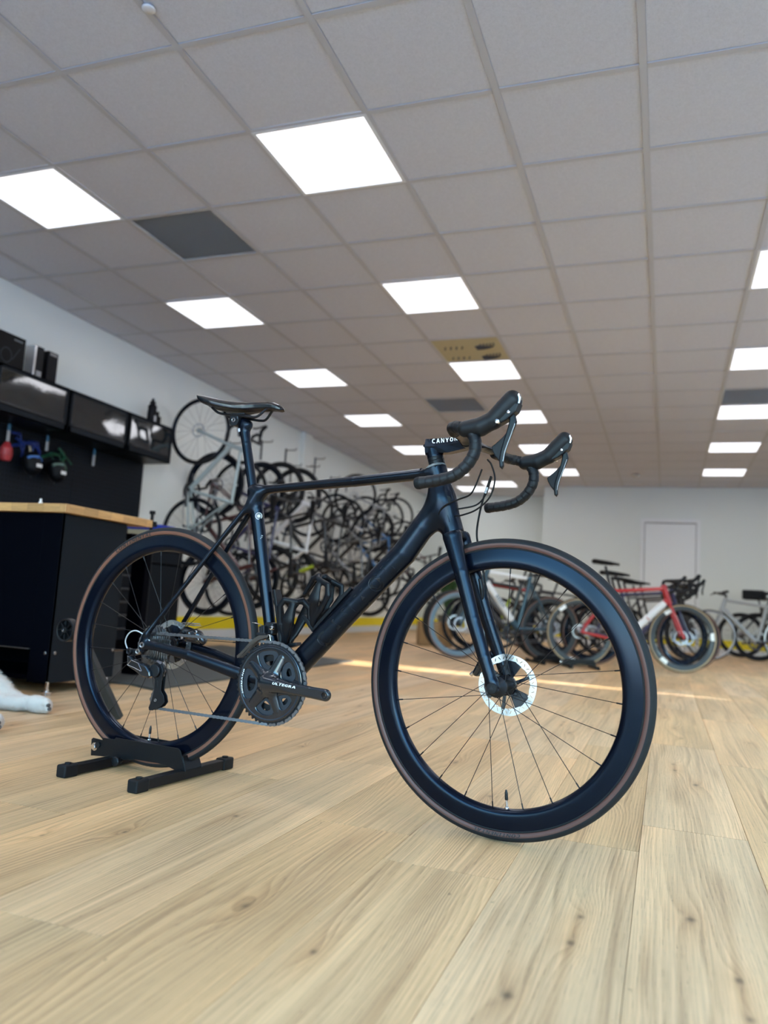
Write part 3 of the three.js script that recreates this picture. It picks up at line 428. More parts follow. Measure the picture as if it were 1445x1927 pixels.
const rw = wheel('rear_wheel', true); rw.position.set(RH[0], RH[1], 0);
const fw = wheel('front_wheel', false); fw.position.set(FH[0], FH[1], 0); steered(fw);
{ // tyre lettering
  const lift = (p) => tyreZ(Math.min(p, 0.3278)) + 0.0008;
  const put = (w, str, ang, mat, size = 0.0075) => part('lettering', bend(text(str, size, 0.0004, { slant: 0.3, stretch: 1.5, gap: 0.1 }), 0.3188, ang, lift), mat, w, 'black tyre lettering');
  put(rw, 'CONTINENTAL', 1.98, M.letterDark, 0.0092); put(fw, 'CONTINENTAL', -1.55, M.letterDark, 0.007);
  const q = grp('rim_mark', rw); q.userData.label = 'small white triangle mark on rim';
  part('rim_mark', bend(ext([[-0.006, 0], [0.006, 0], [0, -0.0085]], 0.0005, 0, 0, [[[-0.0042, -0.001], [0, -0.0068], [0.0042, -0.001]]]), 0.2845, -1.525, () => 0.0149), M.letter, q); part('rim_mark', bend(box(0.016, 0.0018, 0.0005, 0, 0.0025, 0, 0.0002), 0.2845, -1.525, () => 0.0146), M.letter, q);
  part('rim_sticker', bend(box(0.06, 0.009, 0.0004, 0, 0, 0, 0.0002), 0.279, -1.68, () => 0.0143), M.gloss, rw);
}
{ // cassette
  const teeth = [11, 12, 13, 14, 15, 17, 19, 21, 23, 25, 28], k = grp('cassette', bike);
  const sprocket = (N, r, th) => { const pts = []; for (let i = 0; i < N * 4; i++) { const a = i / (N * 4) * 2 * Math.PI, q = i % 4; pts.push([Math.cos(a) * (r + (q === 1 ? 0.0024 : q === 3 ? -0.0026 : 0)), Math.sin(a) * (r + (q === 1 ? 0.0024 : q === 3 ? -0.0026 : 0))]); } const holes = []; if (r > 0.03) for (let i = 0; i < 6; i++) { const a0 = i / 6 * 6.283, c = (q, d) => [Math.cos(a0 + d) * q, Math.sin(a0 + d) * q]; holes.push([c(0.02, -0.3), c(r - 0.0085, -0.36), c(r - 0.0085, 0.36), c(0.02, 0.3)]); } return ext(pts, th, 0, 0.0002, holes); };
  teeth.forEach((N, i) => { const g = sprocket(N, 0.0127 / (2 * Math.sin(Math.PI / N)), 0.0017); const m = part('sprocket', g, M.cog, k); m.position.set(RH[0], RH[1], 0.0575 - i * 0.0037); });
  part('lock_ring', tubeRing(0.008, 0.0165, 0.0575, 0.061, 36, ...RH), M.blackMetal, k);
}
// ---- crankset
const ringR = 0.1042;
{
  const ck = grp('crankset', bike), C = BB, zc = 0.045;
  const pt = (deg, r) => [Math.cos(deg * Math.PI / 180) * r, Math.sin(deg * Math.PI / 180) * r];
  const toothed = (N, r, tip, root, rIn, th, z) => { const pts = []; for (let i = 0; i < N * 6; i++) { const a = i / (N * 6) * 2 * Math.PI, q = i % 6, rad = r + [tip, tip, 0, root, root, 0][q]; pts.push([Math.cos(a) * rad, Math.sin(a) * rad]); } const h = []; for (let i = 0; i < 80; i++) h.push(pt(-i * 4.5, rIn)); const g = ext(pts, th, z, 0.0004, [h]); g.translate(C[0], C[1], 0); return g; };
  part('chainring', toothed(52, ringR, 0.0026, -0.0028, 0.083, 0.0042, zc - 0.0045), M.blackMetal, ck, 'large outer chainring'); part('chainring', toothed(36, 0.0727, 0.0026, -0.0028, 0.056, 0.0028, zc - 0.0125), M.blackMetal, ck, 'small inner chainring');
  // polished outer face with window openings between four spider arms
  const wins = [[[82, 0.036], [75, 0.062], [80, 0.079], [100, 0.081], [118, 0.079], [122, 0.06], [118, 0.044]], [[158, 0.042], [157, 0.064], [160, 0.079], [185, 0.082], [210, 0.08], [214, 0.062], [206, 0.044]], [[250, 0.04], [242, 0.056], [243, 0.072], [262, 0.078], [281, 0.074], [285, 0.06], [276, 0.047]], [[312, 0.044], [305, 0.06], [306, 0.073], [317, 0.078], [332, 0.076], [336, 0.066], [330, 0.052]], [[14, 0.044], [12, 0.068], [18, 0.078], [32, 0.08], [46, 0.078], [50, 0.064], [42, 0.048]]];
  const smooth = (w) => new THREE.CatmullRomCurve3(w.map(([d, r]) => V(...pt(d, r), 0)), true, 'centripetal').getPoints(40).map((p) => [p.x, p.y]);
  const shr = (w, s) => { const cx = w.reduce((a, p) => a + p[0], 0) / w.length, cy = w.reduce((a, p) => a + p[1], 0) / w.length; return w.map(([x, y]) => [cx + (x - cx) * s, cy + (y - cy) * s]); };
  const S = wins.map(smooth).map((w) => shr(w, 1.1)), outer = []; for (let i = 0; i < 96; i++) outer.push(pt(i * 3.75, 0.0975));
  const face = ext(outer, 0.008, zc - 0.003, 0.0022, S.map((w) => w.slice().reverse())); face.translate(C[0], C[1], 0); part('spider', face, M.gloss, ck, 'polished dark spider and chainring face');
  S.forEach((w, i) => { const a = shr(w, 1.2), b = shr(w, i === 4 ? 0.4 : i === 3 ? 0.46 : 0.54), g = ext(a, 0.0048, zc - 0.0035, 0.0008, [b.slice().reverse()]); g.translate(C[0], C[1], 0); part('window_rim', g, M.pad, ck, 'grey recessed rim of a chainring window'); });
  part('bolt_ring', tubeRing(0.0895, 0.0925, zc + 0.004, zc + 0.0058, 96, ...C), M.pad, ck);
  const ar = new THREE.Vector3(0.594 - C[0], 0.279 - C[1], 0), len = ar.length(), ang = Math.atan2(ar.y, ar.x);
  const place = (g, z = 0) => { g.rotateZ(ang); g.translate(C[0], C[1], z); return g; };
  const armF = chain([[-0.006, 0, 0.058, 0.0235, 1.6], [0.03, 0.001, 0.061, 0.0195, 1.5], [0.075, 0, 0.064, 0.0158, 1.25], [0.13, 0, 0.066, 0.0142, 1.25], [len, 0, 0.067, 0.0152, 1.45]], 0.012);
  const web = union([armF, cap([0.0, 0, 0.053], [Math.cos(1.14 - ang) * 0.072, Math.sin(1.14 - ang) * 0.072, 0.0475], 0.021, 0.0125, 2, 3.2), cap([0, 0, 0.053], [Math.cos(2.5 - ang) * 0.072, Math.sin(2.5 - ang) * 0.072, 0.0475], 0.019, 0.012, 2, 3.2), cap([0, 0, 0.053], [Math.cos(4.0 - ang) * 0.074, Math.sin(4.0 - ang) * 0.074, 0.0475], 0.02, 0.0135, 2, 3.2), cap([0, 0, 0.053], [Math.cos(5.12 - ang) * 0.072, Math.sin(5.12 - ang) * 0.072, 0.0475], 0.018, 0.011, 2, 3.2)], 0.014);
  const arm2 = (x, y, z) => Math.max(web(x, y, z), z - 0.0745, -(Math.hypot(x - len, y) - 0.0065));
  part('crank_arm', place(nets(arm2, [-0.095, -0.095, 0.03], [len + 0.03, 0.095, 0.08], 0.0021)), M.greyGloss, ck, 'glossy dark crank arm without pedal');
  part('pedal_thread', place(tubeRing(0.0063, 0.0085, 0.056, 0.0757, 28, len, 0)), M.blackMetal, ck);
  const lt = text('ULTEGRA', 0.0058, 0.0005, { slant: 0.35, stretch: 1.95, gap: 0.06 }); lt.translate(0.06, 0.0035, 0); { const p = lt.attributes.position; for (let i = 0; i < p.count; i++) { let z = 0.08; const x = p.getX(i), y = p.getY(i); for (let k = 0; k < 20; k++) z -= arm2(x, y, z) * 0.6; p.setZ(i, z + 0.0005 + (p.getZ(i) > 0.0001 ? 0.0005 : 0)); } lt.computeVertexNormals(); }
  part('lettering', place(lt), M.letter, ck, 'white slanted lettering on crank arm');
  const st = bend(text('SHIMANO', 0.004, 0.0004, { slant: 0.25, stretch: 2.3, gap: 0.1 }), 0.0835, 3.17, () => zc + 0.0055); st.translate(C[0], C[1], 0); part('lettering', st, M.letter, ck, 'small white lettering along chainring window');
  part('crank_axle', [disc(0.0118, -0.07, 0.05, 28, ...C)], M.steel, ck);
  part('crank_arm', (() => { const g = nets(chain([[0, 0, -0.064, 0.018, 1.4], [-0.08, 0, -0.068, 0.0145, 1.3], [-len, 0, -0.071, 0.0145, 1.5]], 0.01), [-len - 0.03, -0.03, -0.09], [0.03, 0.03, -0.045], 0.003); g.rotateZ(ang); g.translate(C[0], C[1], 0); return g; })(), M.greyGloss, ck, 'far-side crank arm');
}
{ // chain: belt round sprocket, ring and the two jockey wheels, then one mesh per link
  const W = [[RH[0], RH[1], 0.0342, -1, 0.0465], [BB[0], BB[1], ringR, -1, 0.0425], [0.0555, 0.2075, 0.0225, -1, 0.052], [0.0475, 0.2865, 0.0225, 1, 0.052]];
  const tan = (a, b) => { const dx = b[0] - a[0], dy = b[1] - a[1], D = Math.hypot(dx, dy), th = Math.atan2(dy, dx) - Math.asin((b[3] * b[2] - a[3] * a[2]) / D), n = [-Math.sin(th), Math.cos(th)]; return [[a[0] - a[3] * a[2] * n[0], a[1] - a[3] * a[2] * n[1]], [b[0] - b[3] * b[2] * n[0], b[1] - b[3] * b[2] * n[1]]]; };
  const T = W.map((a, i) => tan(a, W[(i + 1) % 4])), pts = [];
  W.forEach((w, i) => { const inn = T[(i + 3) % 4][1], out = T[i][0]; let a = Math.atan2(inn[1] - w[1], inn[0] - w[0]), b = Math.atan2(out[1] - w[1], out[0] - w[0]); if (w[3] < 0) while (b > a) b -= 2 * Math.PI; else while (b < a) b += 2 * Math.PI; const n = Math.max(2, Math.ceil(Math.abs(b - a) * w[2] / 0.002)); for (let k = 0; k <= n; k++) { const q = a + (b - a) * k / n; pts.push(V(w[0] + Math.cos(q) * w[2], w[1] + Math.sin(q) * w[2], w[4])); } });
  pts.push(pts[0].clone());
  const cum = [0]; for (let i = 1; i < pts.length; i++) cum.push(cum[i - 1] + pts[i].distanceTo(pts[i - 1]));
  const total = cum[cum.length - 1], N = Math.round(total / 0.0127 / 2) * 2, at = (s) => { s = ((s % total) + total) % total; let lo = 0, hi = cum.length - 1; while (hi - lo > 1) { const m = (lo + hi) >> 1; cum[m] <= s ? lo = m : hi = m; } return pts[lo].clone().lerp(pts[hi], (s - cum[lo]) / (cum[hi] - cum[lo] || 1)); };
  const plate = (z) => { const o = []; for (let i = 0; i < 8; i++) { const a = Math.PI / 2 + i / 7 * Math.PI; o.push([-0.00635 + Math.cos(a) * 0.0041, Math.sin(a) * 0.0041]); } o.push([0, -0.0029]); for (let i = 0; i < 8; i++) { const a = -Math.PI / 2 + i / 7 * Math.PI; o.push([0.00635 + Math.cos(a) * 0.0041, Math.sin(a) * 0.0041]); } o.push([0, 0.0029]); return ext(o, 0.0009, z, 0); };
  const pin = (x) => { const g = new THREE.CylinderGeometry(0.0019, 0.0019, 0.0062, 8); g.rotateX(Math.PI / 2); g.translate(x, 0, 0); return g; }, roll = (x) => { const g = new THREE.CylinderGeometry(0.0038, 0.0038, 0.0022, 10); g.rotateX(Math.PI / 2); g.translate(x, 0, 0); return g; };
  const outerL = merge([plate(0.00185), plate(-0.00275), pin(-0.00635), pin(0.00635)]), innerL = merge([plate(0.0009), plate(-0.0018), roll(-0.00635), roll(0.00635)]);
  const ch = grp('chain', bike);
  for (let i = 0; i < N; i++) { const a = at(i * total / N), b = at((i + 1) * total / N), m = part('chain_link', i % 2 ? outerL : innerL, M.chainSteel, ch), d = b.clone().sub(a).normalize(); m.position.copy(a).add(b).multiplyScalar(0.5); m.quaternion.setFromUnitVectors(V(1, 0, 0), d); }
}
{ // rear derailleur
  const r = grp('rear_derailleur', bike);
  const body = ext([[-0.046, 0.322], [-0.034, 0.3205], [-0.024, 0.312], [0.026, 0.299], [0.042, 0.284], [0.046, 0.272], [0.036, 0.266], [0.014, 0.268], [-0.008, 0.279], [-0.032, 0.288], [-0.041, 0.293]], 0.02, 0.06, 0.004); part('body', body, M.greyGloss, r);
  const ed = (a, b) => rod(V(a[0], a[1], 0.0805), V(b[0], b[1], 0.0805), 0.0008, 6);
  part('trim', [ed([-0.04, 0.295], [-0.026, 0.31]), ed([-0.026, 0.31], [0.0, 0.3035]), ed([-0.038, 0.2955], [-0.012, 0.29]), ed([-0.012, 0.29], [0.012, 0.283]), ed([0, 0.3035], [0.014, 0.284])], M.chrome, r, 'bright trim lines on derailleur');
  part('bolt', [tubeRing(0.0035, 0.0085, 0.064, 0.078, 28, -0.043, 0.332), disc(0.0035, 0.064, 0.074, 12, -0.043, 0.332)], M.blackMetal, r); part('bolt', [tubeRing(0.003, 0.0078, 0.062, 0.076, 28, -0.012, 0.3345), disc(0.003, 0.06, 0.071, 12, -0.012, 0.3345)], M.steel, r);
  part('link', [ext([[-0.05, 0.338], [-0.008, 0.341], [-0.006, 0.328], [-0.03, 0.322], [-0.05, 0.324]], 0.012, 0.057, 0.002)], M.blackMetal, r);
  const cg = [[0.033, 0.302], [0.047, 0.309], [0.064, 0.303], [0.073, 0.288], [0.071, 0.265], [0.07, 0.235], [0.082, 0.222], [0.087, 0.205], [0.078, 0.193], [0.048, 0.179], [0.036, 0.178], [0.033, 0.185], [0.041, 0.205], [0.047, 0.235], [0.046, 0.262], [0.034, 0.283]];
  part('cage', [ext(cg, 0.002, 0.0585, 0.0006, [[[0.057, 0.262], [0.06, 0.24], [0.056, 0.24], [0.053, 0.262]]], false), ext(cg.map(([x, y]) => [x, y]), 0.002, 0.044, 0.0006)], M.blackMetal, r);
  for (const [x, y] of [[0.0475, 0.2865], [0.0555, 0.2075]]) { const p = []; for (let i = 0; i < 44; i++) { const a = i / 44 * 6.283, q = i % 4; p.push([x + Math.cos(a) * (q < 2 ? 0.0225 : 0.0185), y + Math.sin(a) * (q < 2 ? 0.0225 : 0.0185)]); } part('jockey_wheel', [ext(p, 0.0022, 0.0509, 0.0003), tubeRing(0.003, 0.008, 0.048, 0.057, 20, x, y)], M.blackPlastic, r); part('pivot_bolt', [tubeRing(0.002, 0.0042, 0.059, 0.0625, 18, x, y)], M.steel, r); }
  part('pivot', [disc(0.018, 0.058, 0.069, 32, 0.0475, 0.2865, 0.002)], M.blackMetal, r); part('adjuster', [rod(V(-0.056, 0.3385, 0.064), V(-0.052, 0.33, 0.064), 0.0055)], M.blackMetal, r);
  part('shift_cable', sweep([[0.02, 0.366, 0.066], [-0.01, 0.384, 0.066], [-0.036, 0.3905, 0.067], [-0.057, 0.381, 0.068], [-0.067, 0.3605, 0.068], [-0.062, 0.343, 0.066], [-0.056, 0.336, 0.064]], 0.0018, { radial: 8, seg: 40 }), M.letterGrey, r, 'grey shift cable loop');
}
{ // front derailleur
  const d = grp('front_derailleur', bike);
  const cage = [[0.312, 0.343], [0.324, 0.352], [0.35, 0.378], [0.375, 0.395], [0.402, 0.4045], [0.402, 0.4095], [0.375, 0.4075], [0.362, 0.4], [0.34, 0.38], [0.32, 0.358], [0.31, 0.35]];
  part('cage', [ext(cage, 0.0018, 0.052, 0.0005), ext(cage, 0.0018, 0.032, 0.0005), box(0.006, 0.004, 0.021, 0.315, 0.3465, 0.043, 0.001)], std(lin(0.17, 0.155, 0.15), 0.3, 1), d);
  part('body', [ext([[0.363, 0.4295], [0.373, 0.433], [0.3725, 0.414], [0.366, 0.412]], 0.02, 0.02, 0.0012), ext([[0.376, 0.434], [0.384, 0.432], [0.386, 0.412], [0.377, 0.41]], 0.02, 0.026, 0.0012), box(0.03, 0.008, 0.026, 0.377, 0.4105, 0.036, 0.002)], M.blackMetal, d); part('link', [ext([[0.386, 0.412], [0.4, 0.411], [0.404, 0.395], [0.392, 0.39]], 0.01, 0.03, 0.001)], M.chrome, d);
  part('bolt', [disc(0.0055, 0.03, 0.042, 6, 0.402, 0.4285)], M.chrome, d); part('mount', [box(0.028, 0.032, 0.028, 0.386, 0.426, 0.015, 0.005)], M.blackMetal, d); part('cable', sweep([[0.366, 0.433, 0.03], [0.352, 0.437, 0.034], [0.338, 0.4385, 0.036]], 0.0009, { radial: 6 }), M.chrome, d);
}
// ---- fork and its brake
{
  const legs = [];
  for (const s of [-1, 1]) { legs.push(chain([[0.872, 0.706, 0, 0.0245, 1.0], [0.889, 0.678, s * 0.028, 0.0235, 1.45], [0.9215, 0.594, s * 0.04, 0.018, 1.5], [0.958, 0.487, s * 0.046, 0.0165, 1.5], [0.99, 0.405, s * 0.051, 0.0152, 1.4], [1.0105, 0.355, s * 0.053, 0.0145, 1.3]], 0.012)); legs.push(cap([FH[0] - 0.003, FH[1] - 0.001, s * 0.053], [FH[0] - 0.001, FH[1] - 0.001, s * 0.0535], 0.0145, 0.0145, 1.6, 1.6)); }
  const f0 = union(legs, 0.016), f = (x, y, z) => Math.max(f0(x, y, z), (x - 0.881) * -0.304 + (y - 0.6885) * 0.953);
  const fk = steered(part('fork', nets(f, [0.83, 0.31, -0.075], [1.05, 0.73, 0.075], 0.0038), M.carbon, bike));
  part('axle_cap', [disc(0.0128, 0.05, 0.0655, 40, FH[0] - 0.002, FH[1] - 0.001, 0.002)], M.rubber, fk, 'round black axle cap'); part('axle_mark', [ext([[FH[0] - 0.0065, FH[1] - 0.004], [FH[0] + 0.003, FH[1] - 0.003], [FH[0] - 0.002, FH[1] + 0.005]], 0.0006, 0.0655, 0)], M.blackMetal, fk);
  const cl = steered(grp('brake_caliper', bike)), bd = nets(union([cap([0.941, 0.362, -0.046], [0.964, 0.395, -0.044], 0.0115, 0.0125), cap([0.95, 0.382, -0.06], [0.975, 0.41, -0.056], 0.0105, 0.0095), cap([0.94, 0.36, -0.034], [0.954, 0.384, -0.03], 0.0075, 0.009)], 0.008), [0.9, 0.32, -0.085], [1.0, 0.44, -0.01], 0.003); part('body', bd, M.greyGloss, cl); part('bolt', [rod(V(0.932, 0.36, -0.04), V(0.926, 0.354, -0.04), 0.005)], M.chrome, cl);
  const hose = steered(part('brake_hose', sweep([[0.962, 0.83, -0.02], [0.948, 0.787, -0.02], [0.935, 0.74, -0.025], [0.9268, 0.69, -0.034], [0.934, 0.64, -0.045], [0.953, 0.56, -0.043], [0.957, 0.5, -0.041], [0.957, 0.455, -0.044], [0.962, 0.41, -0.05]], 0.0026, { radial: 8, seg: 60 }), M.rubber, bike)); void hose; part('hose_clip', [sweep([[0.941, 0.582, -0.033], [0.946, 0.56, -0.035], [0.948, 0.535, -0.036]], [0.005, 0.007, 0.004], { radial: 10 })], M.blackPlastic, fk); part('cable_housing', sweep([[0.9585, 0.498, -0.0425], [0.962, 0.47, -0.0435], [0.964, 0.445, -0.045]], 0.003, { radial: 8 }), M.chrome, fk);
  const rc = grp('brake_caliper', bike); part('body', nets(union([cap([0.055, 0.392, -0.042], [0.1, 0.385, -0.042], 0.017, 0.014), cap([0.05, 0.375, -0.056], [0.108, 0.37, -0.056], 0.012, 0.012), cap([0.098, 0.392, -0.04], [0.118, 0.372, -0.045], 0.011, 0.01)], 0.008), [0.02, 0.34, -0.085], [0.145, 0.425, -0.015], 0.003), M.greyGloss, rc); part('bolt', [disc(0.006, -0.028, -0.024, 16, 0.075, 0.39), disc(0.005, -0.03, -0.026, 16, 0.11, 0.375), disc(0.0055, -0.03, -0.026, 16, 0.1, 0.395)], M.chrome, rc); part('fin', [box(0.05, 0.0025, 0.028, 0.07, 0.413, -0.045, 0.001), box(0.046, 0.0025, 0.028, 0.068, 0.418, -0.045, 0.001)], M.steel, rc);
}
// ---- cockpit
{
  const ax = V(-0.304, 0.953, 0).normalize(), base = V(0.8272, 0.8605, 0);
  const stemF = chain([[0.8215, 0.879, 0, 0.0202], [0.8115, 0.91, 0, 0.0195]]);
  const sF = (x, y, z) => Math.max(stemF(x, y, z), (x - 0.8134) * -0.06 + (y - 0.9218), (x - 0.8225) * 0.304 - (y - 0.874) * 0.953);
  const st = steered(part('stem', nets(sF, [0.78, 0.85, -0.03], [0.945, 0.94, 0.03], 0.0024), M.carbon, bike));
  const fac = [[0.801, 0.9208, 0.901, 0.886, 0.018, 0.0228, 0.019], [0.83, 0.9225, 0.902, 0.886, 0.0125, 0.0195, 0.0135], [0.86, 0.924, 0.9045, 0.886, 0.01, 0.017, 0.0125], [0.9, 0.926, 0.9105, 0.8935, 0.01, 0.019, 0.0135], [0.918, 0.925, 0.911, 0.896, 0.009, 0.02, 0.014]];
  { const p = [], ring = ([x, t, c, b, zt, zc, zb]) => [V(x, t, zt), V(x, c, zc), V(x, b, zb), V(x, b, -zb), V(x, c, -zc), V(x, t, -zt)], q = (a, b, c, d) => { for (const v of [a, b, c, a, c, d]) p.push(v.x, v.y, v.z); }; for (let k = 0; k < fac.length - 1; k++) { const A = ring(fac[k]), B = ring(fac[k + 1]); for (let m = 0; m < 6; m++) { const n = (m + 1) % 6; q(A[m], A[n], B[n], B[m]); } } const E = ring(fac[fac.length - 1]); q(E[0], E[1], E[2], E[3]); q(E[0], E[3], E[4], E[5]); const g = new THREE.BufferGeometry(); g.setAttribute('position', new THREE.Float32BufferAttribute(p, 3)); g.computeVertexNormals(); part('extension', g, M.carbon, st); }
  const lt = text('CANYON', 0.0135, 0.0004, { gap: 0.22, stretch: 0.92 }); lt.computeBoundingBox(); { const bb = lt.boundingBox, p = lt.attributes.position, w = bb.max.x - bb.min.x; for (let i = 0; i < p.count; i++) { const u = (p.getX(i) - bb.min.x) / w, v = p.getY(i) / 0.0135, x = 0.8185 + u * 0.066 + (v - 0.5) * -0.0025; let k = 0; while (k < fac.length - 2 && fac[k + 1][0] < x) k++; const a = (x - fac[k][0]) / (fac[k + 1][0] - fac[k][0]), L = (c) => fac[k][c] + (fac[k + 1][c] - fac[k][c]) * a, h = 0.36 + v * 0.58; p.setXYZ(i, x, L(2) + (L(1) - L(2)) * h + 0.0002, L(5) + (L(4) - L(5)) * h + 0.0004 + p.getZ(i)); } lt.computeVertexNormals(); part('lettering', lt, M.letter, st, 'white lettering on stem'); }
  part('bolt', [rod(V(0.797, 0.9065, 0.009), V(0.7935, 0.9055, 0.009), 0.004), rod(V(0.8035, 0.8865, 0.009), V(0.8, 0.8855, 0.009), 0.004)], M.matteBlack, st);
  const spc = (t0, t1) => puck(base.clone().addScaledVector(ax, t0), ax, 0.0202, t1 - t0);
  part('headset_spacer', spc(-0.0035, 0.0065), M.blackPlastic, bike); part('headset_spacer', spc(0.0068, 0.0165), M.blackPlastic, bike);
  const hb = steered(grp('handlebar', bike));
  part('bar_top', [sweep([[0.915, 0.9085, -0.03], [0.915, 0.9085, 0.03]], 0.0155, { radial: 24 })].concat([-1, 1].map((s) => { const g = sweep([[0.915, 0.9085, s * 0.02], [0.918, 0.911, s * 0.07], [0.928, 0.9105, s * 0.115], [0.938, 0.909, s * 0.15]], [0.0155, 0.0165, 0.0165, 0.0145], { radial: 24 }), p = g.attributes.position; for (let i = 0; i < p.count; i++) { const t = Math.min(1, Math.max(0, (Math.abs(p.getZ(i)) - 0.025) / 0.03)); p.setY(i, 0.9105 + (p.getY(i) - 0.9105) * (1 - 0.48 * t)); } g.computeVertexNormals(); return g; })), M.carbon, hb);
  const tapeTex = dataTex(256, 256, (u, v) => { const k = 128 + 70 * (vnoise(u * 40, v * 40, 31) - 0.5) + 40 * (vnoise(u * 90, v * 90, 32) - 0.5); return [k, k, k]; }, false);
  const tapeM = phys(lin(0.0045, 0.0055, 0.008), 0.45, 0, { specularIntensity: 0.7, bumpMap: tapeTex, bumpScale: 0.0009 }); tapeTex.repeat.set(2, 18);
  for (const s of [-1, 1]) {
    const path = [[0.927, 0.907, s * 0.13], [0.937, 0.906, s * 0.165], [0.947, 0.904, s * 0.19], [0.963, 0.902, s * 0.204], [0.978, 0.8975, s * 0.207], [0.998, 0.887, s * 0.208], [1.0085, 0.868, s * 0.209], [1.0075, 0.842, s * 0.21], [0.992, 0.815, s * 0.212], [0.965, 0.794, s * 0.214], [0.93, 0.784, s * 0.216], [0.887, 0.7785, s * 0.218]].map((p) => V(...p));
    const c = new THREE.CatmullRomCurve3(path, false, 'catmullrom', 0.5), L = c.getLength(), turns = Math.round(L / 0.017), n = turns * 8, P = [], R = [];
    for (let i = 0; i <= n; i++) { P.push(c.getPointAt(i / n)); const ph = (i / 8) % 1; R.push(0.0128 + 0.0009 * ph - (ph < 0.06 ? 0.0004 : 0)); }
    part('bar_tape', sweep(P, R, { radial: 22, seg: n, curve: true }), tapeM, hb, 'black wrapped bar tape'); const e = c.getPoint(1), t = c.getTangent(1); part('end_plug', sweep([e.clone(), e.clone().addScaledVector(t, 0.006)], [0.0142, 0.0132], { radial: 22 }), M.rubber, hb);
    const shf = steered(grp('brake_shifter', bike)), zz = s * 0.208;
    const hF = union([chain([[0.985, 0.8955, zz, 0.018, 0.95], [1.018, 0.8985, zz, 0.0205, 1], [1.046, 0.9115, zz, 0.0195, 1.05], [1.07, 0.9375, zz, 0.0192, 1.08], [1.086, 0.954, zz, 0.0192, 1.1]]), cap([1.05, 0.912, zz], [1.092, 0.945, zz], 0.014, 0.0125, 1.1, 1.1)], 0.012);
    part('hood', nets(hF, [0.955, 0.865, zz - 0.03], [1.12, 0.985, zz + 0.03], 0.0028), M.hood, shf, 'black rubber brake hood');
    part('name_plate', [ext([[1.088, 0.949], [1.103, 0.9645], [1.108, 0.956], [1.1055, 0.942], [1.092, 0.935]], 0.019, zz - 0.0095, 0.002)], M.chrome, shf, 'chrome plate on shifter tip');
    part('pivot_bracket', [ext([[1.03, 0.9], [1.052, 0.895], [1.076, 0.906], [1.1, 0.925], [1.106, 0.942], [1.092, 0.946], [1.07, 0.926], [1.05, 0.912]], 0.026, zz - 0.013, 0.003)], M.blackPlastic, shf); part('pivot', [disc(0.0048, zz + s * 0.0165 - 0.004, zz + s * 0.0165 + 0.004, 16, 1.062, 0.9045), rod(V(1.084, 0.924, zz - 0.014), V(1.084, 0.924, zz + 0.014), 0.004)], M.chrome, shf);
    part('brake_lever', [ext([[1.082, 0.926], [1.0935, 0.927], [1.099, 0.905], [1.0955, 0.895], [1.0865, 0.873], [1.0775, 0.846], [1.0735, 0.825], [1.0745, 0.812], [1.071, 0.8055], [1.066, 0.81], [1.064, 0.824], [1.066, 0.842], [1.073, 0.868], [1.0805, 0.894], [1.083, 0.908]], 0.012, zz - 0.006 + s * 0.001, 0.0035)], phys(lin(0.003, 0.0042, 0.007), 0.32, 0, { specularIntensity: 0.45 }), shf);
    part('lever_trim', sweep([[1.0965, 0.9, zz + 0.0065], [1.088, 0.874, zz + 0.0068], [1.078, 0.845, zz + 0.0066], [1.0735, 0.822, zz + 0.006]], 0.0009, { radial: 6, seg: 20 }), M.letterGrey, shf);
    part('shift_paddle', [ext([[1.082, 0.893], [1.068, 0.876], [1.052, 0.862], [1.0435, 0.856], [1.046, 0.846], [1.0525, 0.8345], [1.0605, 0.8245], [1.066, 0.82], [1.07, 0.845], [1.0765, 0.868]], 0.006, zz - 0.009, 0.0022)], M.hood, shf);
  }
  for (const pts of [[[0.97, 0.862, 0.03], [0.981, 0.848, 0.03], [0.9905, 0.814, 0.03], [0.98, 0.773, 0.03], [0.948, 0.744, 0.028], [0.912, 0.7317, 0.022], [0.885, 0.729, 0.012]], [[0.965, 0.835, 0.05], [0.95, 0.795, 0.05], [0.935, 0.776, 0.045], [0.905, 0.766, 0.04], [0.868, 0.753, 0.031], [0.852, 0.738, 0.027], [0.85, 0.722, 0.02]], [[0.96, 0.83, -0.03], [0.948, 0.79, -0.03], [0.93, 0.762, -0.02], [0.9, 0.75, 0.0], [0.876, 0.747, 0.008]]]) steered(part('shift_cable', sweep(pts, 0.0021, { radial: 8, seg: 60 }), M.rubber, bike));
  steered(part('cable_ferrule', [rod(V(0.953, 0.803, -0.02), V(0.949, 0.79, -0.02), 0.0033)], M.letterGrey, bike));
}
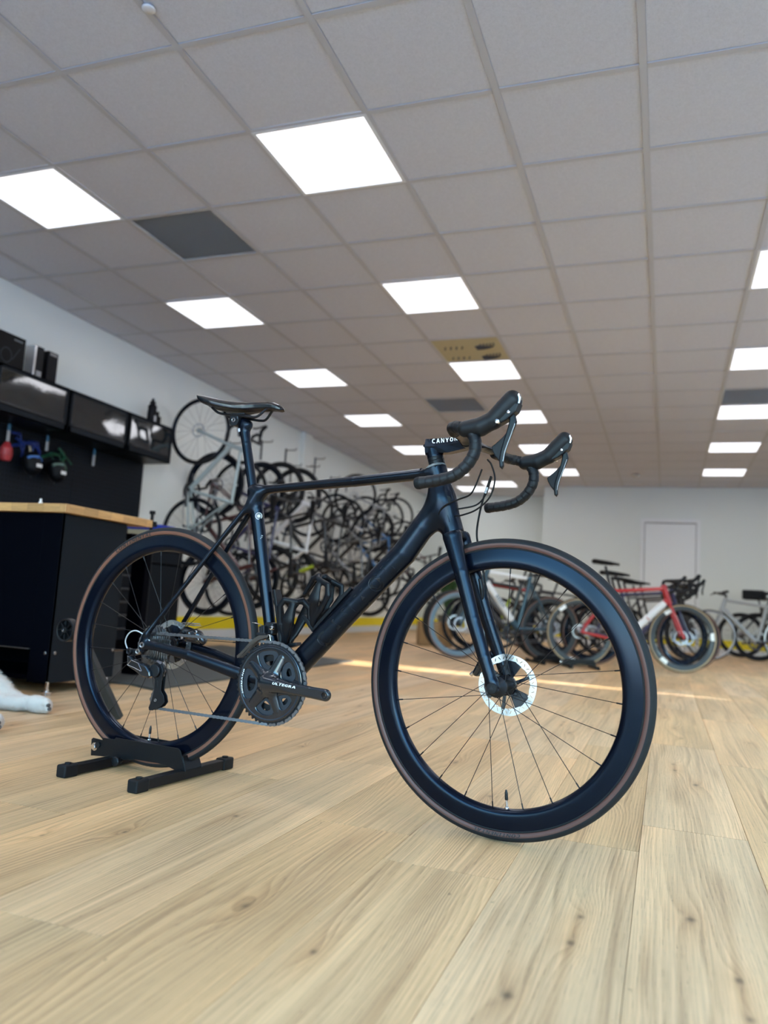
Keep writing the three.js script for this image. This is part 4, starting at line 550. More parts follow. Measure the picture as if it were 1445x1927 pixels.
// ---- bottle cages
{
  const cageM = phys(lin(0.004, 0.005, 0.0075), 0.4, 0, { specularIntensity: 0.45 });
  const cage = (side) => {
    const g = grp('bottle_cage', bike); // local: u along the tube, v away from it
    part('spine', [ext([[-0.078, -0.002], [0.078, -0.002], [0.078, 0.006], [0.05, 0.008], [-0.05, 0.008], [-0.078, 0.005]], 0.03, -0.015, 0.002)], cageM, g); part('shelf', [ext([[-0.082, 0.0], [-0.075, 0.0], [-0.068, 0.03], [-0.07, 0.05], [-0.078, 0.052], [-0.08, 0.03]], 0.026, -0.013, 0.002)], cageM, g);
    for (const s of [-1, 1]) part('wing', nets(union([chain([[-0.0625, 0.0165, s * 0.012, 0.006], [-0.0164, 0.0172, s * 0.027, 0.0072, 1.3], [0.0256, 0.0262, s * 0.035, 0.0078, 1.6], [0.0422, 0.045, s * 0.036, 0.0075, 1.6], [0.031, 0.0773, s * 0.03, 0.0072, 1.4], [0.0314, 0.0882, s * 0.016, 0.0085, 1.1], [0.0122, 0.0997, s * 0.006, 0.008], [-0.0343, 0.0921, s * 0.003, 0.005]]), chain([[0.02, 0.064, s * 0.0345, 0.009, 2.4], [-0.0083, 0.048, s * 0.036, 0.0155, 3.4], [-0.0449, 0.029, s * 0.021, 0.0095, 2], [-0.068, 0.012, s * 0.011, 0.006, 1.2]])], 0.008), [-0.09, -0.01, s > 0 ? -0.008 : -0.048], [0.07, 0.125, s > 0 ? 0.048 : 0.008], 0.0026), cageM, g);
    void side; return g;
  };
  const a = cage(1); a.applyMatrix4(new THREE.Matrix4().makeBasis(V(-0.232, 0.973, 0).normalize(), V(0.973, 0.232, 0).normalize(), V(0, 0, -1)).setPosition(0.3995, 0.452, 0));
  const b = cage(1); b.applyMatrix4(new THREE.Matrix4().makeBasis(V(0.678, 0.735, 0), V(-0.735, 0.678, 0), V(0, 0, 1)).setPosition(0.565, 0.486, 0));
  for (const [x, y] of [[0.392, 0.49], [0.402, 0.43]]) void [x, y];
}
// ---------------------------------------------------------------- floor stand holding the rear wheel
function makeStand(label) {
  const s = thing('bike_stand', label, 'bike stand', [0, 0, 0], 0);
  for (const x of [-0.112, 0.138]) {
    part('base_tube', box(0.027, 0.026, 0.36, x, 0.0165, 0.012, 0.003, 2), M.standSteel, s);
    for (const z of [-0.165, 0.187]) part('end_cap', [box(0.034, 0.033, 0.046, x, 0.0165, z, 0.005, 2), disc(0.0085, 0, 0.004, 20).rotateX(-Math.PI / 2).translate(x, 0.0328, z)], M.rubber, s);
  }
  const prof = [[-0.188, 0.022], [-0.192, 0.068], [-0.186, 0.072], [-0.15, 0.0705], [-0.146, 0.077], [-0.105, 0.078], [-0.1, 0.0835], [0.128, 0.0845], [0.136, 0.079], [0.16, 0.0275], [0.118, 0.0275], [0.09, 0.034], [0.06, 0.036], [-0.02, 0.034], [-0.06, 0.028], [-0.12, 0.0275]];
  for (const z of [0.032, -0.035]) part('side_plate', ext(prof, 0.003, z, 0.0007), M.standSteel, s);
  part('end_wedge', ext([[0.115, 0.031], [0.158, 0.031], [0.145, 0.066], [0.14, 0.066]], 0.066, -0.033, 0.0008), M.standSteel, s); part('cross_plate', box(0.03, 0.003, 0.062, -0.16, 0.045, 0, 0.001), M.standSteel, s);
  part('bolt', [disc(0.0085, 0.036, 0.0425, 6, -0.176, 0.049), tubeRing(0.004, 0.0115, 0.0352, 0.037, 24, -0.176, 0.049)], M.chrome, s); part('washer', disc(0.009, 0.035, 0.041, 24, -0.162, 0.0555), M.blackMetal, s);
  part('knob', [rod(V(-0.07, 0.025, 0.036), V(-0.07, 0.025, 0.06), 0.006), disc(0.014, 0.05, 0.062, 8, -0.07, 0.025, 0.003)], M.blackPlastic, s);
  return s;
}
const stand = makeStand('black steel floor stand clamping the front bike\'s rear wheel'); stand.position.set(-1.36, 0, -1.9077); stand.rotation.y = -0.107;
{ // slanted post with a round ribbed knob behind the rear wheel
  const p = thing('slanted_stand', 'dark slanted steel post with round ribbed knob, behind the front bike\'s rear wheel', 'stand', [-1.962, 0, -2.52], 0.15);
  const dir = V(-0.148, 0.38, 0.15).normalize(), L = 0.375, g = box(0.05, L, 0.03, 0, L / 2, 0, 0.003, 2); const q = new THREE.Matrix4().makeBasis(V(0, 0, 0).crossVectors(dir, V(0, 0, 1)).normalize(), dir, V(0, 0, 0).crossVectors(V(0, 0, 0).crossVectors(dir, V(0, 0, 1)), dir).normalize()); g.applyMatrix4(q); g.translate(0, 0.006, 0); part('post', g, std(lin(0.014, 0.016, 0.016), 0.45), p);
  const k = part('knob', [tubeRing(0.036, 0.043, -0.014, 0.014, 40), disc(0.037, -0.004, 0.0, 40), disc(0.009, -0.006, 0.016, 20)], M.blackPlastic, p), rib = []; for (let i = 0; i < 8; i++) { const a = i / 8 * 6.283; const r = box(0.03, 0.0025, 0.014, 0.023, 0, 0.006, 0.0005); r.rotateZ(a); rib.push(r); } part('rib', rib, M.blackPlastic, k); part('bolt', [disc(0.006, 0.012, 0.024, 6)], M.chrome, k); part('shaft', [sweep([[0, 0, -0.01], [0.02, 0.01, -0.06], [0.045, 0.02, -0.085]], 0.009, { radial: 10 })], M.standSteel, k);
  k.position.set(-0.152, 0.337, 0.145); k.rotation.y = -0.25;
}
// ---------------------------------------------------------------- workbenches and what hangs over them
{
  const b = thing('workbench', 'near black steel workbench with chunky oak worktop, left edge, on levelling feet', 'workbench', [-2.635, 0, -2.86]);
  const W = 1.75, D = 0.62; // runs to the left of its front right corner
  const woodTex = dataTex(1024, 256, (u, v) => { const bx = u * 14, col = Math.floor(bx), by = v * 3 + hash(col, 3, 8), row = Math.floor(by), t = 0.86 + 0.16 * hash(col, row, 21), g = vnoise(u * 20, v * 260, 22) * 0.13 + vnoise(u * 60, v * 700, 23) * 0.08, e = (bx - col < 0.02 || by - row < 0.02) ? 0.88 : 1; const k = (t - g + 0.07) * e; return [206 * k, 160 * k, 104 * k]; });
  const top = span(-W, 0.035, 0.832, 0.872, -D, 0.03, 0.003); { const p = top.attributes.position, n = top.attributes.normal, uv = top.attributes.uv; for (let i = 0; i < p.count; i++) { const ax = Math.abs(n.getX(i)) > 0.7; uv.setXY(i, (ax ? p.getZ(i) : p.getX(i)) * 0.75, (Math.abs(n.getY(i)) > 0.7 ? p.getZ(i) : p.getY(i)) * 1.9); } }
  part('worktop', top, std(0xffffff, 0.45, 0, { map: woodTex }), b);
  const pr = [[0, 0.055], [-0.0, 0.83], [-0.44, 0.83], [-0.47, 0.055]]; void pr;
  part('side_panel', span(-0.025, 0, 0.05, 0.83, -0.46, 0, 0.003), M.benchSide, b, 'lighter dark side panel');
  part('front_panel', [span(-W, -0.11, 0.2, 0.83, -0.02, -0.006, 0.002), span(-0.11, 0, 0.05, 0.83, -0.018, 0.001, 0.003)], M.benchFront, b);
  part('back_panel', span(-W, -0.03, 0.02, 0.83, -0.45, -0.435, 0.002), M.benchFront, b); part('bottom_shelf', span(-W, -0.03, 0.055, 0.075, -0.45, -0.03, 0.002), M.benchFront, b); part('rail', span(-W, -0.12, 0.196, 0.2, -0.02, 0.0, 0.001), M.steel, b, 'thin bright lower edge');
  for (const [x, z] of [[0.012, 0.0], [-0.02, -0.44], [-W + 0.05, -0.03], [-W + 0.05, -0.44]]) part('levelling_foot', [disc(0.008, 0.018, 0.06, 16), disc(0.021, 0.0, 0.007, 28), disc(0.023, 0.0085, 0.017, 28), disc(0.012, 0.016, 0.026, 6)].map((g) => g.rotateX(-Math.PI / 2).translate(x, 0, z)), M.chrome, b);
  const rv = (x, y, z, ry) => { const m = part('screw', [disc(0.0075, 0, 0.0035, 20, 0, 0, 0.0015)], M.steel, b); m.position.set(x, y, z); m.rotation.y = ry; }; rv(-0.018, 0.186, 0.001, 0); rv(0, 0.186, -0.04, Math.PI / 2); rv(0, 0.186, -0.44, Math.PI / 2);
  const dm = part('emblem', [ext([[0, 0.014], [0.01, 0], [0, -0.014], [-0.01, 0]], 0.001, 0, 0, [[[0, 0.005], [-0.004, 0], [0, -0.005], [0.004, 0]]])], M.letter, b, 'small white diamond emblem'); dm.position.set(-0.097, 0.52, -0.0055);
  const bx = thing('grey_box', 'small grey box on the low shelf inside the near workbench', 'box', [-2.79, 0.076, -3.08]); part('body', box(0.11, 0.085, 0.08, 0, 0.045, 0, 0.004), std(lin(0.2, 0.2, 0.19), 0.6), bx); part('latch', box(0.02, 0.02, 0.006, -0.02, 0.06, 0.042, 0.002), M.steel, bx);
  const wb = thing('white_bottle', 'small white bottle standing on the oak worktop', 'bottle', [-2.905, 0.872, -2.99]); part('body', [latheZ([[0, 0], [0.011, 0], [0.012, 0.004], [0.0105, 0.02], [0.008, 0.026], [0, 0.026]], 24).rotateX(-Math.PI / 2)], M.white, wb); part('cap', [latheZ([[0, 0.026], [0.0065, 0.026], [0.0055, 0.042], [0, 0.043]], 20).rotateX(-Math.PI / 2)], M.white, wb);
  // drawer block and cupboard along the left wall
  const c = thing('wall_workbench', 'dark steel wall workbench with stacked drawers and a plain cupboard door', 'workbench', [WL + 0.005, 0, -5.9]);
  const F = 0.6; part('carcass', [span(0, F, 0.06, 0.83, 0, 8.2, 0.003), span(0.02, F - 0.04, 0, 0.06, 0.02, 8.18, 0.002)], M.benchFront, c); part('worktop', span(-0.0, F + 0.02, 0.83, 0.87, -0.015, 8.24, 0.003), std(lin(0.035, 0.038, 0.042), 0.5), c);
  part('door', span(F, F + 0.016, 0.09, 0.7, 0.03, 0.46, 0.003), M.benchSide, c); part('door_panel', span(F, F + 0.012, 0.72, 0.82, 0.03, 0.46, 0.003), M.benchSide, c); part('post', span(F, F + 0.02, 0.06, 0.83, 0.465, 0.485, 0.002), std(lin(0.05, 0.055, 0.06), 0.4, 0.5), c);
  for (let k = 0; k < 7; k++) { const y0 = 0.09 + k * 0.105, d = part('drawer', span(F, F + 0.015, y0, y0 + 0.098, 0.5, 1.1, 0.003), M.benchSide, c); part('handle', span(F + 0.012, F + 0.032, y0 + 0.078, y0 + 0.09, 0.53, 1.07, 0.003), std(lin(0.09, 0.095, 0.1), 0.35, 0.7), d); }
  part('door', span(F, F + 0.016, 0.09, 0.82, 1.13, 1.6, 0.003), M.benchSide, c); for (let k = 0; k < 9; k++) part('door', span(F, F + 0.016, 0.09, 0.82, 1.62 + k * 0.73, 2.33 + k * 0.73, 0.003), M.benchSide, c);
  const bk = thing('blue_book', 'blue-topped pale wooden block sticking out behind the near worktop', 'block', [-2.83, 0, -3.78]); part('block', span(-0.12, 0.1, 0.8, 0.843, -0.06, 0.06, 0.002), std(lin(0.55, 0.44, 0.28), 0.6), bk); part('cover', span(-0.12, 0.12, 0.843, 0.872, -0.065, 0.065, 0.002), std(lin(0.012, 0.03, 0.28), 0.5), bk);
  part('bracket', [span(-0.1, 0.08, 0.77, 0.8, -0.05, 0.27, 0.002), span(-0.1, 0.0, 0.013, 0.77, -0.03, 0.02, 0.003)], M.benchFront, bk);
  const vs = thing('bench_clamp', 'small black clamp at the right end of the oak worktop', 'clamp', [-2.645, 0.8, -3.505]); part('jaw', [box(0.03, 0.03, 0.03, 0.015, 0.055, -0.02, 0.004), rod(V(0.005, 0.0, -0.018), V(0.005, 0.12, -0.018), 0.009), box(0.024, 0.02, 0.024, 0.005, 0.118, -0.018, 0.003)], M.matteBlack, vs);
  // pegboard
  const holeTex = dataTex(64, 64, (u, v) => { const d = Math.hypot(u - 0.5, v - 0.5); const k = d < 0.17 ? 10 : 255; return [k, k, k]; }); holeTex.repeat.set(1 / 0.038, 1 / 0.038);
  const pg = thing('pegboard', 'dark perforated pegboard panel on the left wall under the cabinets', 'pegboard', [WL, 0, -5.98]);
  const pan = (z0, z1) => { const g = span(0.004, 0.03, 0.86, 1.69, z0, z1, 0.002), p = g.attributes.position, uv = g.attributes.uv; for (let i = 0; i < p.count; i++) uv.setXY(i, p.getZ(i), p.getY(i)); return g; };
  const pm = phys(lin(0.0065, 0.01, 0.015), 0.5, 0, { map: holeTex, specularIntensity: 0.3 }); for (const [a, b] of [[0, 0.9], [0.902, 1.8], [1.802, 2.7], [2.702, 3.6], [3.602, 4.5], [4.502, 5.4]]) part('panel', pan(a, b), pm, pg);
  // wall cabinets with glossy flap doors
  const gd = phys(lin(0.0075, 0.013, 0.0175), 0.055, 0, { ior: 1.85 }), wav = dataTex(128, 128, (u, v) => { const k = 128 + 110 * (vnoise(u * 4, v * 3, 77) - 0.5) + 30 * (vnoise(u * 9, v * 7, 78) - 0.5); return [k, k, k]; }, false);
  const cabs = [[-5.95, -5.33], [-5.32, -4.63], [-4.62, -3.93], [-3.92, -3.23]], cn = ['at the far right end of the row', 'second from the right end', 'third from the right end', 'cut off by the left picture edge'];
  cabs.forEach(([z0, z1], i) => {
    const k = thing('wall_cabinet', 'dark wall cabinet with glossy flap door, ' + cn[i], 'cabinet', [WL + 0.002, 1.65, (z0 + z1) / 2], 0, 'wall cabinets over the pegboard'), h = (z1 - z0) / 2, D = 0.34, Hc = 0.335;
    part('carcass', [span(0, D, 0, 0.016, -h, h), span(0, D, Hc - 0.016, Hc, -h, h), span(0, D, 0, Hc, -h, -h + 0.016), span(0, D, 0, Hc, h - 0.016, h), span(0, 0.012, 0, Hc, -h, h)], M.benchSide, k);
    part('front_frame', [span(D - 0.012, D, 0, 0.055, -h, h), span(D - 0.012, D, Hc - 0.03, Hc, -h, h), span(D - 0.012, D, 0, Hc, -h, -h + 0.035), span(D - 0.012, D, 0, Hc, h - 0.035, h)], M.benchSide, k);
    const gm = gd.clone(); gm.bumpMap = wav; gm.bumpScale = 0.02; const g = span(D - 0.02, D - 0.004, 0.075, Hc - 0.032, -h + 0.037, h - 0.037, 0.002), p = g.attributes.position, uv = g.attributes.uv; for (let q = 0; q < p.count; q++) uv.setXY(q, p.getZ(q) * 0.8 + i * 0.37, p.getY(q) * 0.8); const dr = part('door', g, i ? gm : gm, k); part('grip', span(D - 0.012, D + 0.006, 0.056, 0.074, -h + 0.04, h - 0.04, 0.004), std(lin(0.02, 0.023, 0.028), 0.25, 0.4), dr);
  });
  // on top of the cabinets
  const YT = 1.986, bxM = phys(lin(0.0035, 0.004, 0.006), 0.4, 0, { specularIntensity: 0.3 });
  const prt = canvasTex(128, 128, (c, w, h) => { c.fillStyle = '#08090c'; c.fillRect(0, 0, w, h); c.strokeStyle = '#2a2e33'; c.lineWidth = 5; c.beginPath(); c.arc(40, 80, 26, 0, 6.3); c.moveTo(70, 90); c.lineTo(104, 40); c.stroke(); c.fillStyle = '#6a7076'; c.fillRect(70, 12, 44, 6); });
  const b1 = thing('black_box', 'large black printed box on the cabinets at the left picture edge', 'box', [-4.5, YT, -4.12]); part('carton', box(0.16, 0.26, 0.24, 0, 0.131, 0, 0.003), bxM, b1); const fp = new THREE.PlaneGeometry(0.235, 0.255); fp.rotateY(Math.PI / 2); fp.translate(0.0808, 0.131, 0); part('print', fp, phys(0xffffff, 0.45, 0, { map: prt, specularIntensity: 0.2 }), b1);
  const b2 = thing('black_box', 'tall narrow box with a silver left side on the cabinets', 'box', [-4.5, YT, -4.43]); part('carton', box(0.09, 0.27, 0.075, 0, 0.136, 0.012, 0.003), bxM, b2); part('silver_side', box(0.092, 0.268, 0.022, 0, 0.136, 0.058, 0.003), std(lin(0.55, 0.56, 0.57), 0.25, 0.7), b2); part('label_strip', box(0.002, 0.05, 0.05, 0.046, 0.06, 0.01, 0.0005), std(lin(0.3, 0.3, 0.3), 0.5), b2);
  const b3 = thing('black_box', 'tall narrow black box with a grey top, right of the silver-sided one', 'box', [-4.5, YT, -4.55]); part('carton', box(0.09, 0.27, 0.1, 0, 0.136, 0, 0.003), bxM, b3); part('label_strip', box(0.002, 0.02, 0.07, 0.046, 0.25, 0, 0.0005), std(lin(0.25, 0.25, 0.25), 0.5), b3);
  const bt = (label, z, y, s) => { const t = thing('drink_bottle', label, 'bottle', [-4.52, YT, z]); part('body', [latheZ([[0, 0], [0.034, 0], [0.037, 0.006], [0.037, 0.13], [0.034, 0.14], [0.036, 0.15], [0.036, 0.175], [0.02, 0.19], [0, 0.19]].map(([r, q]) => [r * s, q * s]), 32).rotateX(-Math.PI / 2)], bxM, t); part('cap', [latheZ([[0, 0.19], [0.024, 0.19], [0.024, 0.21], [0.012, 0.215], [0.012, 0.235], [0, 0.238]].map(([r, q]) => [r * s, q * s]), 24).rotateX(-Math.PI / 2)], M.blackPlastic, t); part('label_strip', box(0.003, 0.055, 0.03, 0.036 * s, 0.07 * s, 0.0, 0.001), std(lin(0.45, 0.45, 0.46), 0.5), t); void y; };
  bt('black drinking bottle standing on the far end of the cabinets', -5.88, 0, 1.15);
  // things on the pegboard
  const X0 = WL + 0.034, blueM = std(lin(0.004, 0.024, 0.16), 0.4), greenM = std(lin(0.006, 0.07, 0.035), 0.4), redM = std(lin(0.42, 0.035, 0.04), 0.4), handleM = std(lin(0.36, 0.36, 0.36), 0.4), tealM = std(lin(0.02, 0.12, 0.2), 0.4);
  const pole = (label, z, y0, y1, ys) => { const t = thing('hanging_brush', label, 'brush', [X0 + 0.03, 0, z]); part('handle', rod(V(0, ys, 0), V(0, y1, 0), 0.012), tealM, t); part('shaft', rod(V(0, y0, 0), V(0, ys, 0), 0.012), handleM, t); part('hook', [rod(V(-0.033, y1 - 0.02, 0), V(0.015, y1 - 0.02, 0), 0.004)], M.steel, t); return t; };
  const p1 = pole('leftmost hanging brush with teal handle and red bristle head', -4.345, 1.5, 1.7, 1.6); part('bristle_head', sweep([[0, 1.51, 0], [0, 1.47, 0.004], [0.0, 1.42, 0.0], [0, 1.385, 0]], [0.018, 0.042, 0.045, 0.036], { radial: 16 }), redM, p1);
  pole('hanging brush with teal handle above the green keys', -4.73, 1.53, 1.7, 1.6); pole('lone hanging brush with blue-teal handle at the pegboard\'s right', -5.265, 1.51, 1.69, 1.6);
  const tk = (label, z, y, col, a) => { const t = thing('hex_key', label, 'tool', [X0 + 0.02, y, z]); part('grip', sweep([[0, 0, -0.045], [0.01, 0.009, 0], [0, 0.016, 0.045]], 0.0125, { radial: 10 }), col, t); part('key', [rod(V(0, 0, -0.05), V(0, -0.09, -0.055), 0.006), rod(V(-0.02, 0.01, 0), V(0.01, 0.012, 0), 0.004)], col, t); t.rotation.x = a; };
  const blues = [[-4.42, 1.59], [-4.47, 1.535], [-4.55, 1.535], [-4.43, 1.5], [-4.63, 1.52], [-4.6, 1.555]], greens = [[-4.75, 1.485], [-4.84, 1.51], [-4.9, 1.535], [-4.92, 1.485], [-4.93, 1.44]];
  const bw = ['highest blue-handled hex key, left on the pegboard', 'blue hex key hanging under the highest blue one', 'blue hex key hanging right above the blue-banded cap', 'lowest left blue hex key, left of the blue-banded cap', 'rightmost blue hex key, beside the middle brush', 'blue hex key in the middle of the blue cluster'], gw = ['leftmost green hex key, by the middle brush', 'green hex key above the green-banded cap', 'highest green hex key on the pegboard', 'second-lowest green hex key at the right of the cluster', 'lowest green hex key at the right of the cluster'];
  blues.forEach(([z, y], i) => tk(bw[i], z, y, blueM, [0.2, -0.3, 0.1, 0.5, -0.4, 0.3][i])); greens.forEach(([z, y], i) => tk(gw[i], z, y, greenM, [0.6, 0.2, -0.5, 0.9, -0.7][i]));
  const hat = (label, z, y, band) => { const t = thing('hat', label, 'hat', [X0 + 0.095, y, z]); part('crown', nets(union([cap([-0.02, 0.03, 0], [0.0, -0.02, 0], 0.068, 0.062), cap([0.01, -0.04, 0], [0.0, -0.06, 0.0], 0.035, 0.02)], 0.03), [-0.11, -0.12, -0.09], [0.09, 0.12, 0.09], 0.009), M.matteBlack, t); const a = []; for (let i = 0; i <= 10; i++) { const q = 0.25 + i / 10 * 2.64; a.push(V(0.045 - 0.035 * Math.abs(Math.cos(q)), 0.032 + Math.sin(q) * 0.022, Math.cos(q) * 0.068)); } part('band', sweep(a, 0.011, { radial: 8 }), band, t); part('badge', box(0.004, 0.026, 0.055, 0.064, -0.012, 0, 0.0015), M.white, t); part('strap', rod(V(0, -0.07, 0), V(0, -0.105, 0), 0.008), M.matteBlack, t); };
  hat('black hanging cap with blue band and small white badge', -4.545, 1.385, std(lin(0.05, 0.16, 0.45), 0.6)); hat('black hanging cap with pale green band and small white badge', -4.8, 1.375, std(lin(0.12, 0.2, 0.16), 0.6));
  const stick = thing('wood_stick', 'thin pale stick hanging behind the blue-banded cap', 'tool', [X0 + 0.02, 1.45, -4.58]); part('stick', rod(V(0, 0, -0.01), V(0, 0.09, 0.015), 0.009), std(lin(0.42, 0.36, 0.26), 0.6), stick);
}
{ // diamond-plate rubber mat
  const t = dataTex(128, 128, (u, v) => { let k = 0; for (const [cx, cy, s] of [[0.25, 0.25, 1], [0.75, 0.75, 1], [0.75, 0.25, -1], [0.25, 0.75, -1]]) { const a = ((u - cx) + s * (v - cy)) / 0.34, b = ((u - cx) - s * (v - cy)) / 0.12; k = Math.max(k, 1 - a * a - b * b); } k = Math.max(0, k) * 255; return [k, k, k]; }, false); t.repeat.set(1 / 0.05, 1 / 0.05);
  const m = thing('rubber_mat', 'dark ribbed rubber mat on the floor in front of the benches', 'mat', [0, 0, 0]);
  const g = ext([[-3.95, -3.2], [-2.62, -3.44], [-2.405, -3.35], [-2.44, -6.1], [-3.95, -6.5]].reverse().map(([x, z]) => [x, -z]), 0.012, 0, 0.003); g.rotateX(-Math.PI / 2); { const p = g.attributes.position, uv = g.attributes.uv; for (let i = 0; i < p.count; i++) uv.setXY(i, p.getX(i), p.getZ(i)); }
  part('sheet', g, std(lin(0.05, 0.053, 0.052), 0.5, 0, { bumpMap: t, bumpScale: 0.004 }), m);
}
{ // white dog lying on its side, paws towards the bike
  const d = thing('dog', 'white furry dog lying on the floor at the left edge, paws stretched right', 'dog', [-2.81, 0, -2.185]);
  const f = union([
    chain([[0, 0.115, -0.26, 0.125], [0.0, 0.12, 0.0, 0.13], [0.01, 0.13, 0.28, 0.145], [0.0, 0.13, 0.42, 0.11]], 0.05),       // trunk
    chain([[0.0, 0.12, 0.42, 0.1], [0.05, 0.105, 0.56, 0.08]], 0.04), chain([[0.06, 0.1, 0.62, 0.088], [0.13, 0.075, 0.67, 0.05], [0.2, 0.055, 0.7, 0.032]], 0.03), // neck, head
    chain([[0.02, 0.12, -0.25, 0.11], [0.17, 0.09, -0.31, 0.075], [0.28, 0.06, -0.312, 0.046]], 0.03), chain([[0.27, 0.06, -0.31, 0.042], [0.40, 0.033, -0.302, 0.027], [0.505, 0.03, -0.292, 0.026]], 0.012), cap([0.50, 0.031, -0.291], [0.545, 0.029, -0.288], 0.03, 0.027), // hind leg
    chain([[0.03, 0.06, -0.16, 0.09], [0.2, 0.045, -0.2, 0.045], [0.33, 0.031, -0.25, 0.028], [0.43, 0.028, -0.262, 0.026]], 0.02),
    chain([[0.06, 0.1, 0.26, 0.085], [0.28, 0.06, 0.2, 0.048], [0.48, 0.04, 0.155, 0.036], [0.665, 0.038, 0.13, 0.037]], 0.02), cap([0.65, 0.038, 0.132], [0.71, 0.036, 0.122], 0.037, 0.033),
    chain([[0.04, 0.05, 0.3, 0.07], [0.25, 0.036, 0.3, 0.034], [0.42, 0.033, 0.27, 0.031]], 0.02), chain([[-0.03, 0.1, -0.3, 0.04], [-0.16, 0.05, -0.38, 0.035], [-0.3, 0.035, -0.42, 0.025]], 0.02),
  ], 0.03);
  const toes = []; for (const [x, y, z, r] of [[0.548, 0.051, -0.28, 0.0135], [0.562, 0.04, -0.272, 0.014], [0.565, 0.024, -0.275, 0.014], [0.552, 0.014, -0.283, 0.012], [0.72, 0.053, 0.13, 0.014], [0.734, 0.042, 0.137, 0.0145], [0.736, 0.026, 0.134, 0.0145], [0.722, 0.015, 0.126, 0.013]]) toes.push(cap([x - 0.03, y * 0.8 + 0.007, z], [x + 0.008, y, z + 0.004], 0.012, r * 0.86));
  const all0 = union([f, union(toes, 0.002)], 0.005), fur = (x, y, z) => Math.max(all0(x, y, z) - 0.004 * (vnoise(x * 60, z * 60 + y * 40, 3) - 0.4), 0.001 - y);
  const furM = std(lin(0.58, 0.525, 0.475), 0.95), body = part('body', nets(fur, [-0.34, -0.01, -0.5], [0.78, 0.32, 0.75], 0.007), furM, d);
  const src = body.geometry, P = src.attributes.position, N = src.attributes.normal, fp = []; seed = 99;
  for (let i = 0; i < 26000; i++) { const k = Math.floor(rnd() * P.count), x = P.getX(k), y = P.getY(k), z = P.getZ(k); if (y < 0.006) continue; const paw = x > 0.48 || (x > 0.5), n = V(N.getX(k), N.getY(k), N.getZ(k)), leg = Math.max(0, Math.min(1, (x - 0.1) / 0.3)), L = (paw ? 0.008 : 0.012 + 0.022 * (1 - leg)) * rr(0.6, 1.2), dir = n.clone().multiplyScalar(0.45).add(V(0.8 - leg * 0.2, -0.35, rr(-0.3, 0.3))).normalize(), s = V(rr(-1, 1), rr(-1, 1), rr(-1, 1)).cross(dir).normalize().multiplyScalar(0.0011), b = V(x, y, z).addScaledVector(n, -0.002), t = b.clone().addScaledVector(dir, L); if (t.y < 0.003) t.y = 0.003; fp.push(b.x - s.x, b.y - s.y, b.z - s.z, b.x + s.x, b.y + s.y, b.z + s.z, t.x, t.y, t.z); }
  const fg = new THREE.BufferGeometry(); fg.setAttribute('position', new THREE.Float32BufferAttribute(fp, 3)); fg.computeVertexNormals(); part('fur', fg, furM, body).userData.kind = 'stuff';
  const padM = std(lin(0.09, 0.075, 0.07), 0.7); for (const [x, y, z] of [[0.582, 0.038, -0.264], [0.584, 0.024, -0.268], [0.754, 0.04, 0.142], [0.755, 0.026, 0.139]]) part('paw_pad', sweep([[x - 0.004, y, z], [x + 0.002, y, z]], 0.0075, { radial: 10 }), padM, body);
  for (const s of [-1, 1]) { part('ear', nets(cap([0.05, 0.14 + s * 0.02, 0.6], [0.0, 0.09 + s * 0.06, 0.65], 0.03, 0.018, 1, 1), [-0.06, 0, 0.54], [0.1, 0.24, 0.72], 0.008), furM, body); part('eye', new THREE.SphereGeometry(0.009, 12, 10).translate(0.135, 0.085 + s * 0.038, 0.645 + 0.02), M.gloss, body); } part('nose', new THREE.SphereGeometry(0.016, 14, 12).translate(0.228, 0.056, 0.712), M.matteBlack, body);
}
{ // potted plant by the recess
  const p = thing('potted_plant', 'green leafy potted plant by the far left wall, behind the front wheel', 'plant', [-3.75, 0, -13.9]); seed = 31;
  part('pot', [latheZ([[0, 0], [0.15, 0], [0.19, 0.34], [0.17, 0.34], [0.16, 0.3], [0, 0.3]], 32).rotateX(-Math.PI / 2)], std(lin(0.16, 0.15, 0.14), 0.6), p);
  const lm = [std(lin(0.03, 0.1, 0.035), 0.5), std(lin(0.045, 0.13, 0.05), 0.5)];
  for (let i = 0; i < 46; i++) { const a = i * 2.4, t = rr(0.15, 1), L = rr(0.5, 0.85), g = new THREE.PlaneGeometry(0.07, L, 4, 8), q = g.attributes.position; for (let k = 0; k < q.count; k++) { const v = q.getY(k) / L + 0.5, u = q.getX(k) / 0.07; q.setXYZ(k, u * 0.09 * Math.sin(Math.PI * Math.min(1, v * 0.9 + 0.08)), v * L * (1 - 0.45 * t * v), Math.abs(u) * 0.02 + v * v * L * 0.9 * t); } g.computeVertexNormals(); g.rotateY(a); g.translate(Math.sin(a) * 0.03, 0.32 + (i / 46) * 0.35, Math.cos(a) * 0.03); part('leaf', g, lm[i % 2], p); }
  part('stem', sweep([[0, 0.3, 0], [0.01, 0.5, 0], [0, 0.75, 0.01]], [0.03, 0.022, 0.012], { radial: 10 }), std(lin(0.1, 0.075, 0.05), 0.8), p);
}
{ const b = thing('cardboard_box', 'brown cardboard box on the floor behind the teal bike\'s front wheel', 'box', [-2.75, 0, -9.6], 0.4); part('carton', box(0.42, 0.3, 0.34, 0, 0.15, 0, 0.006), std(lin(0.28, 0.16, 0.07), 0.8), b); part('tape', box(0.06, 0.302, 0.342, 0, 0.15, 0, 0.003), std(lin(0.36, 0.23, 0.11), 0.4), b); }
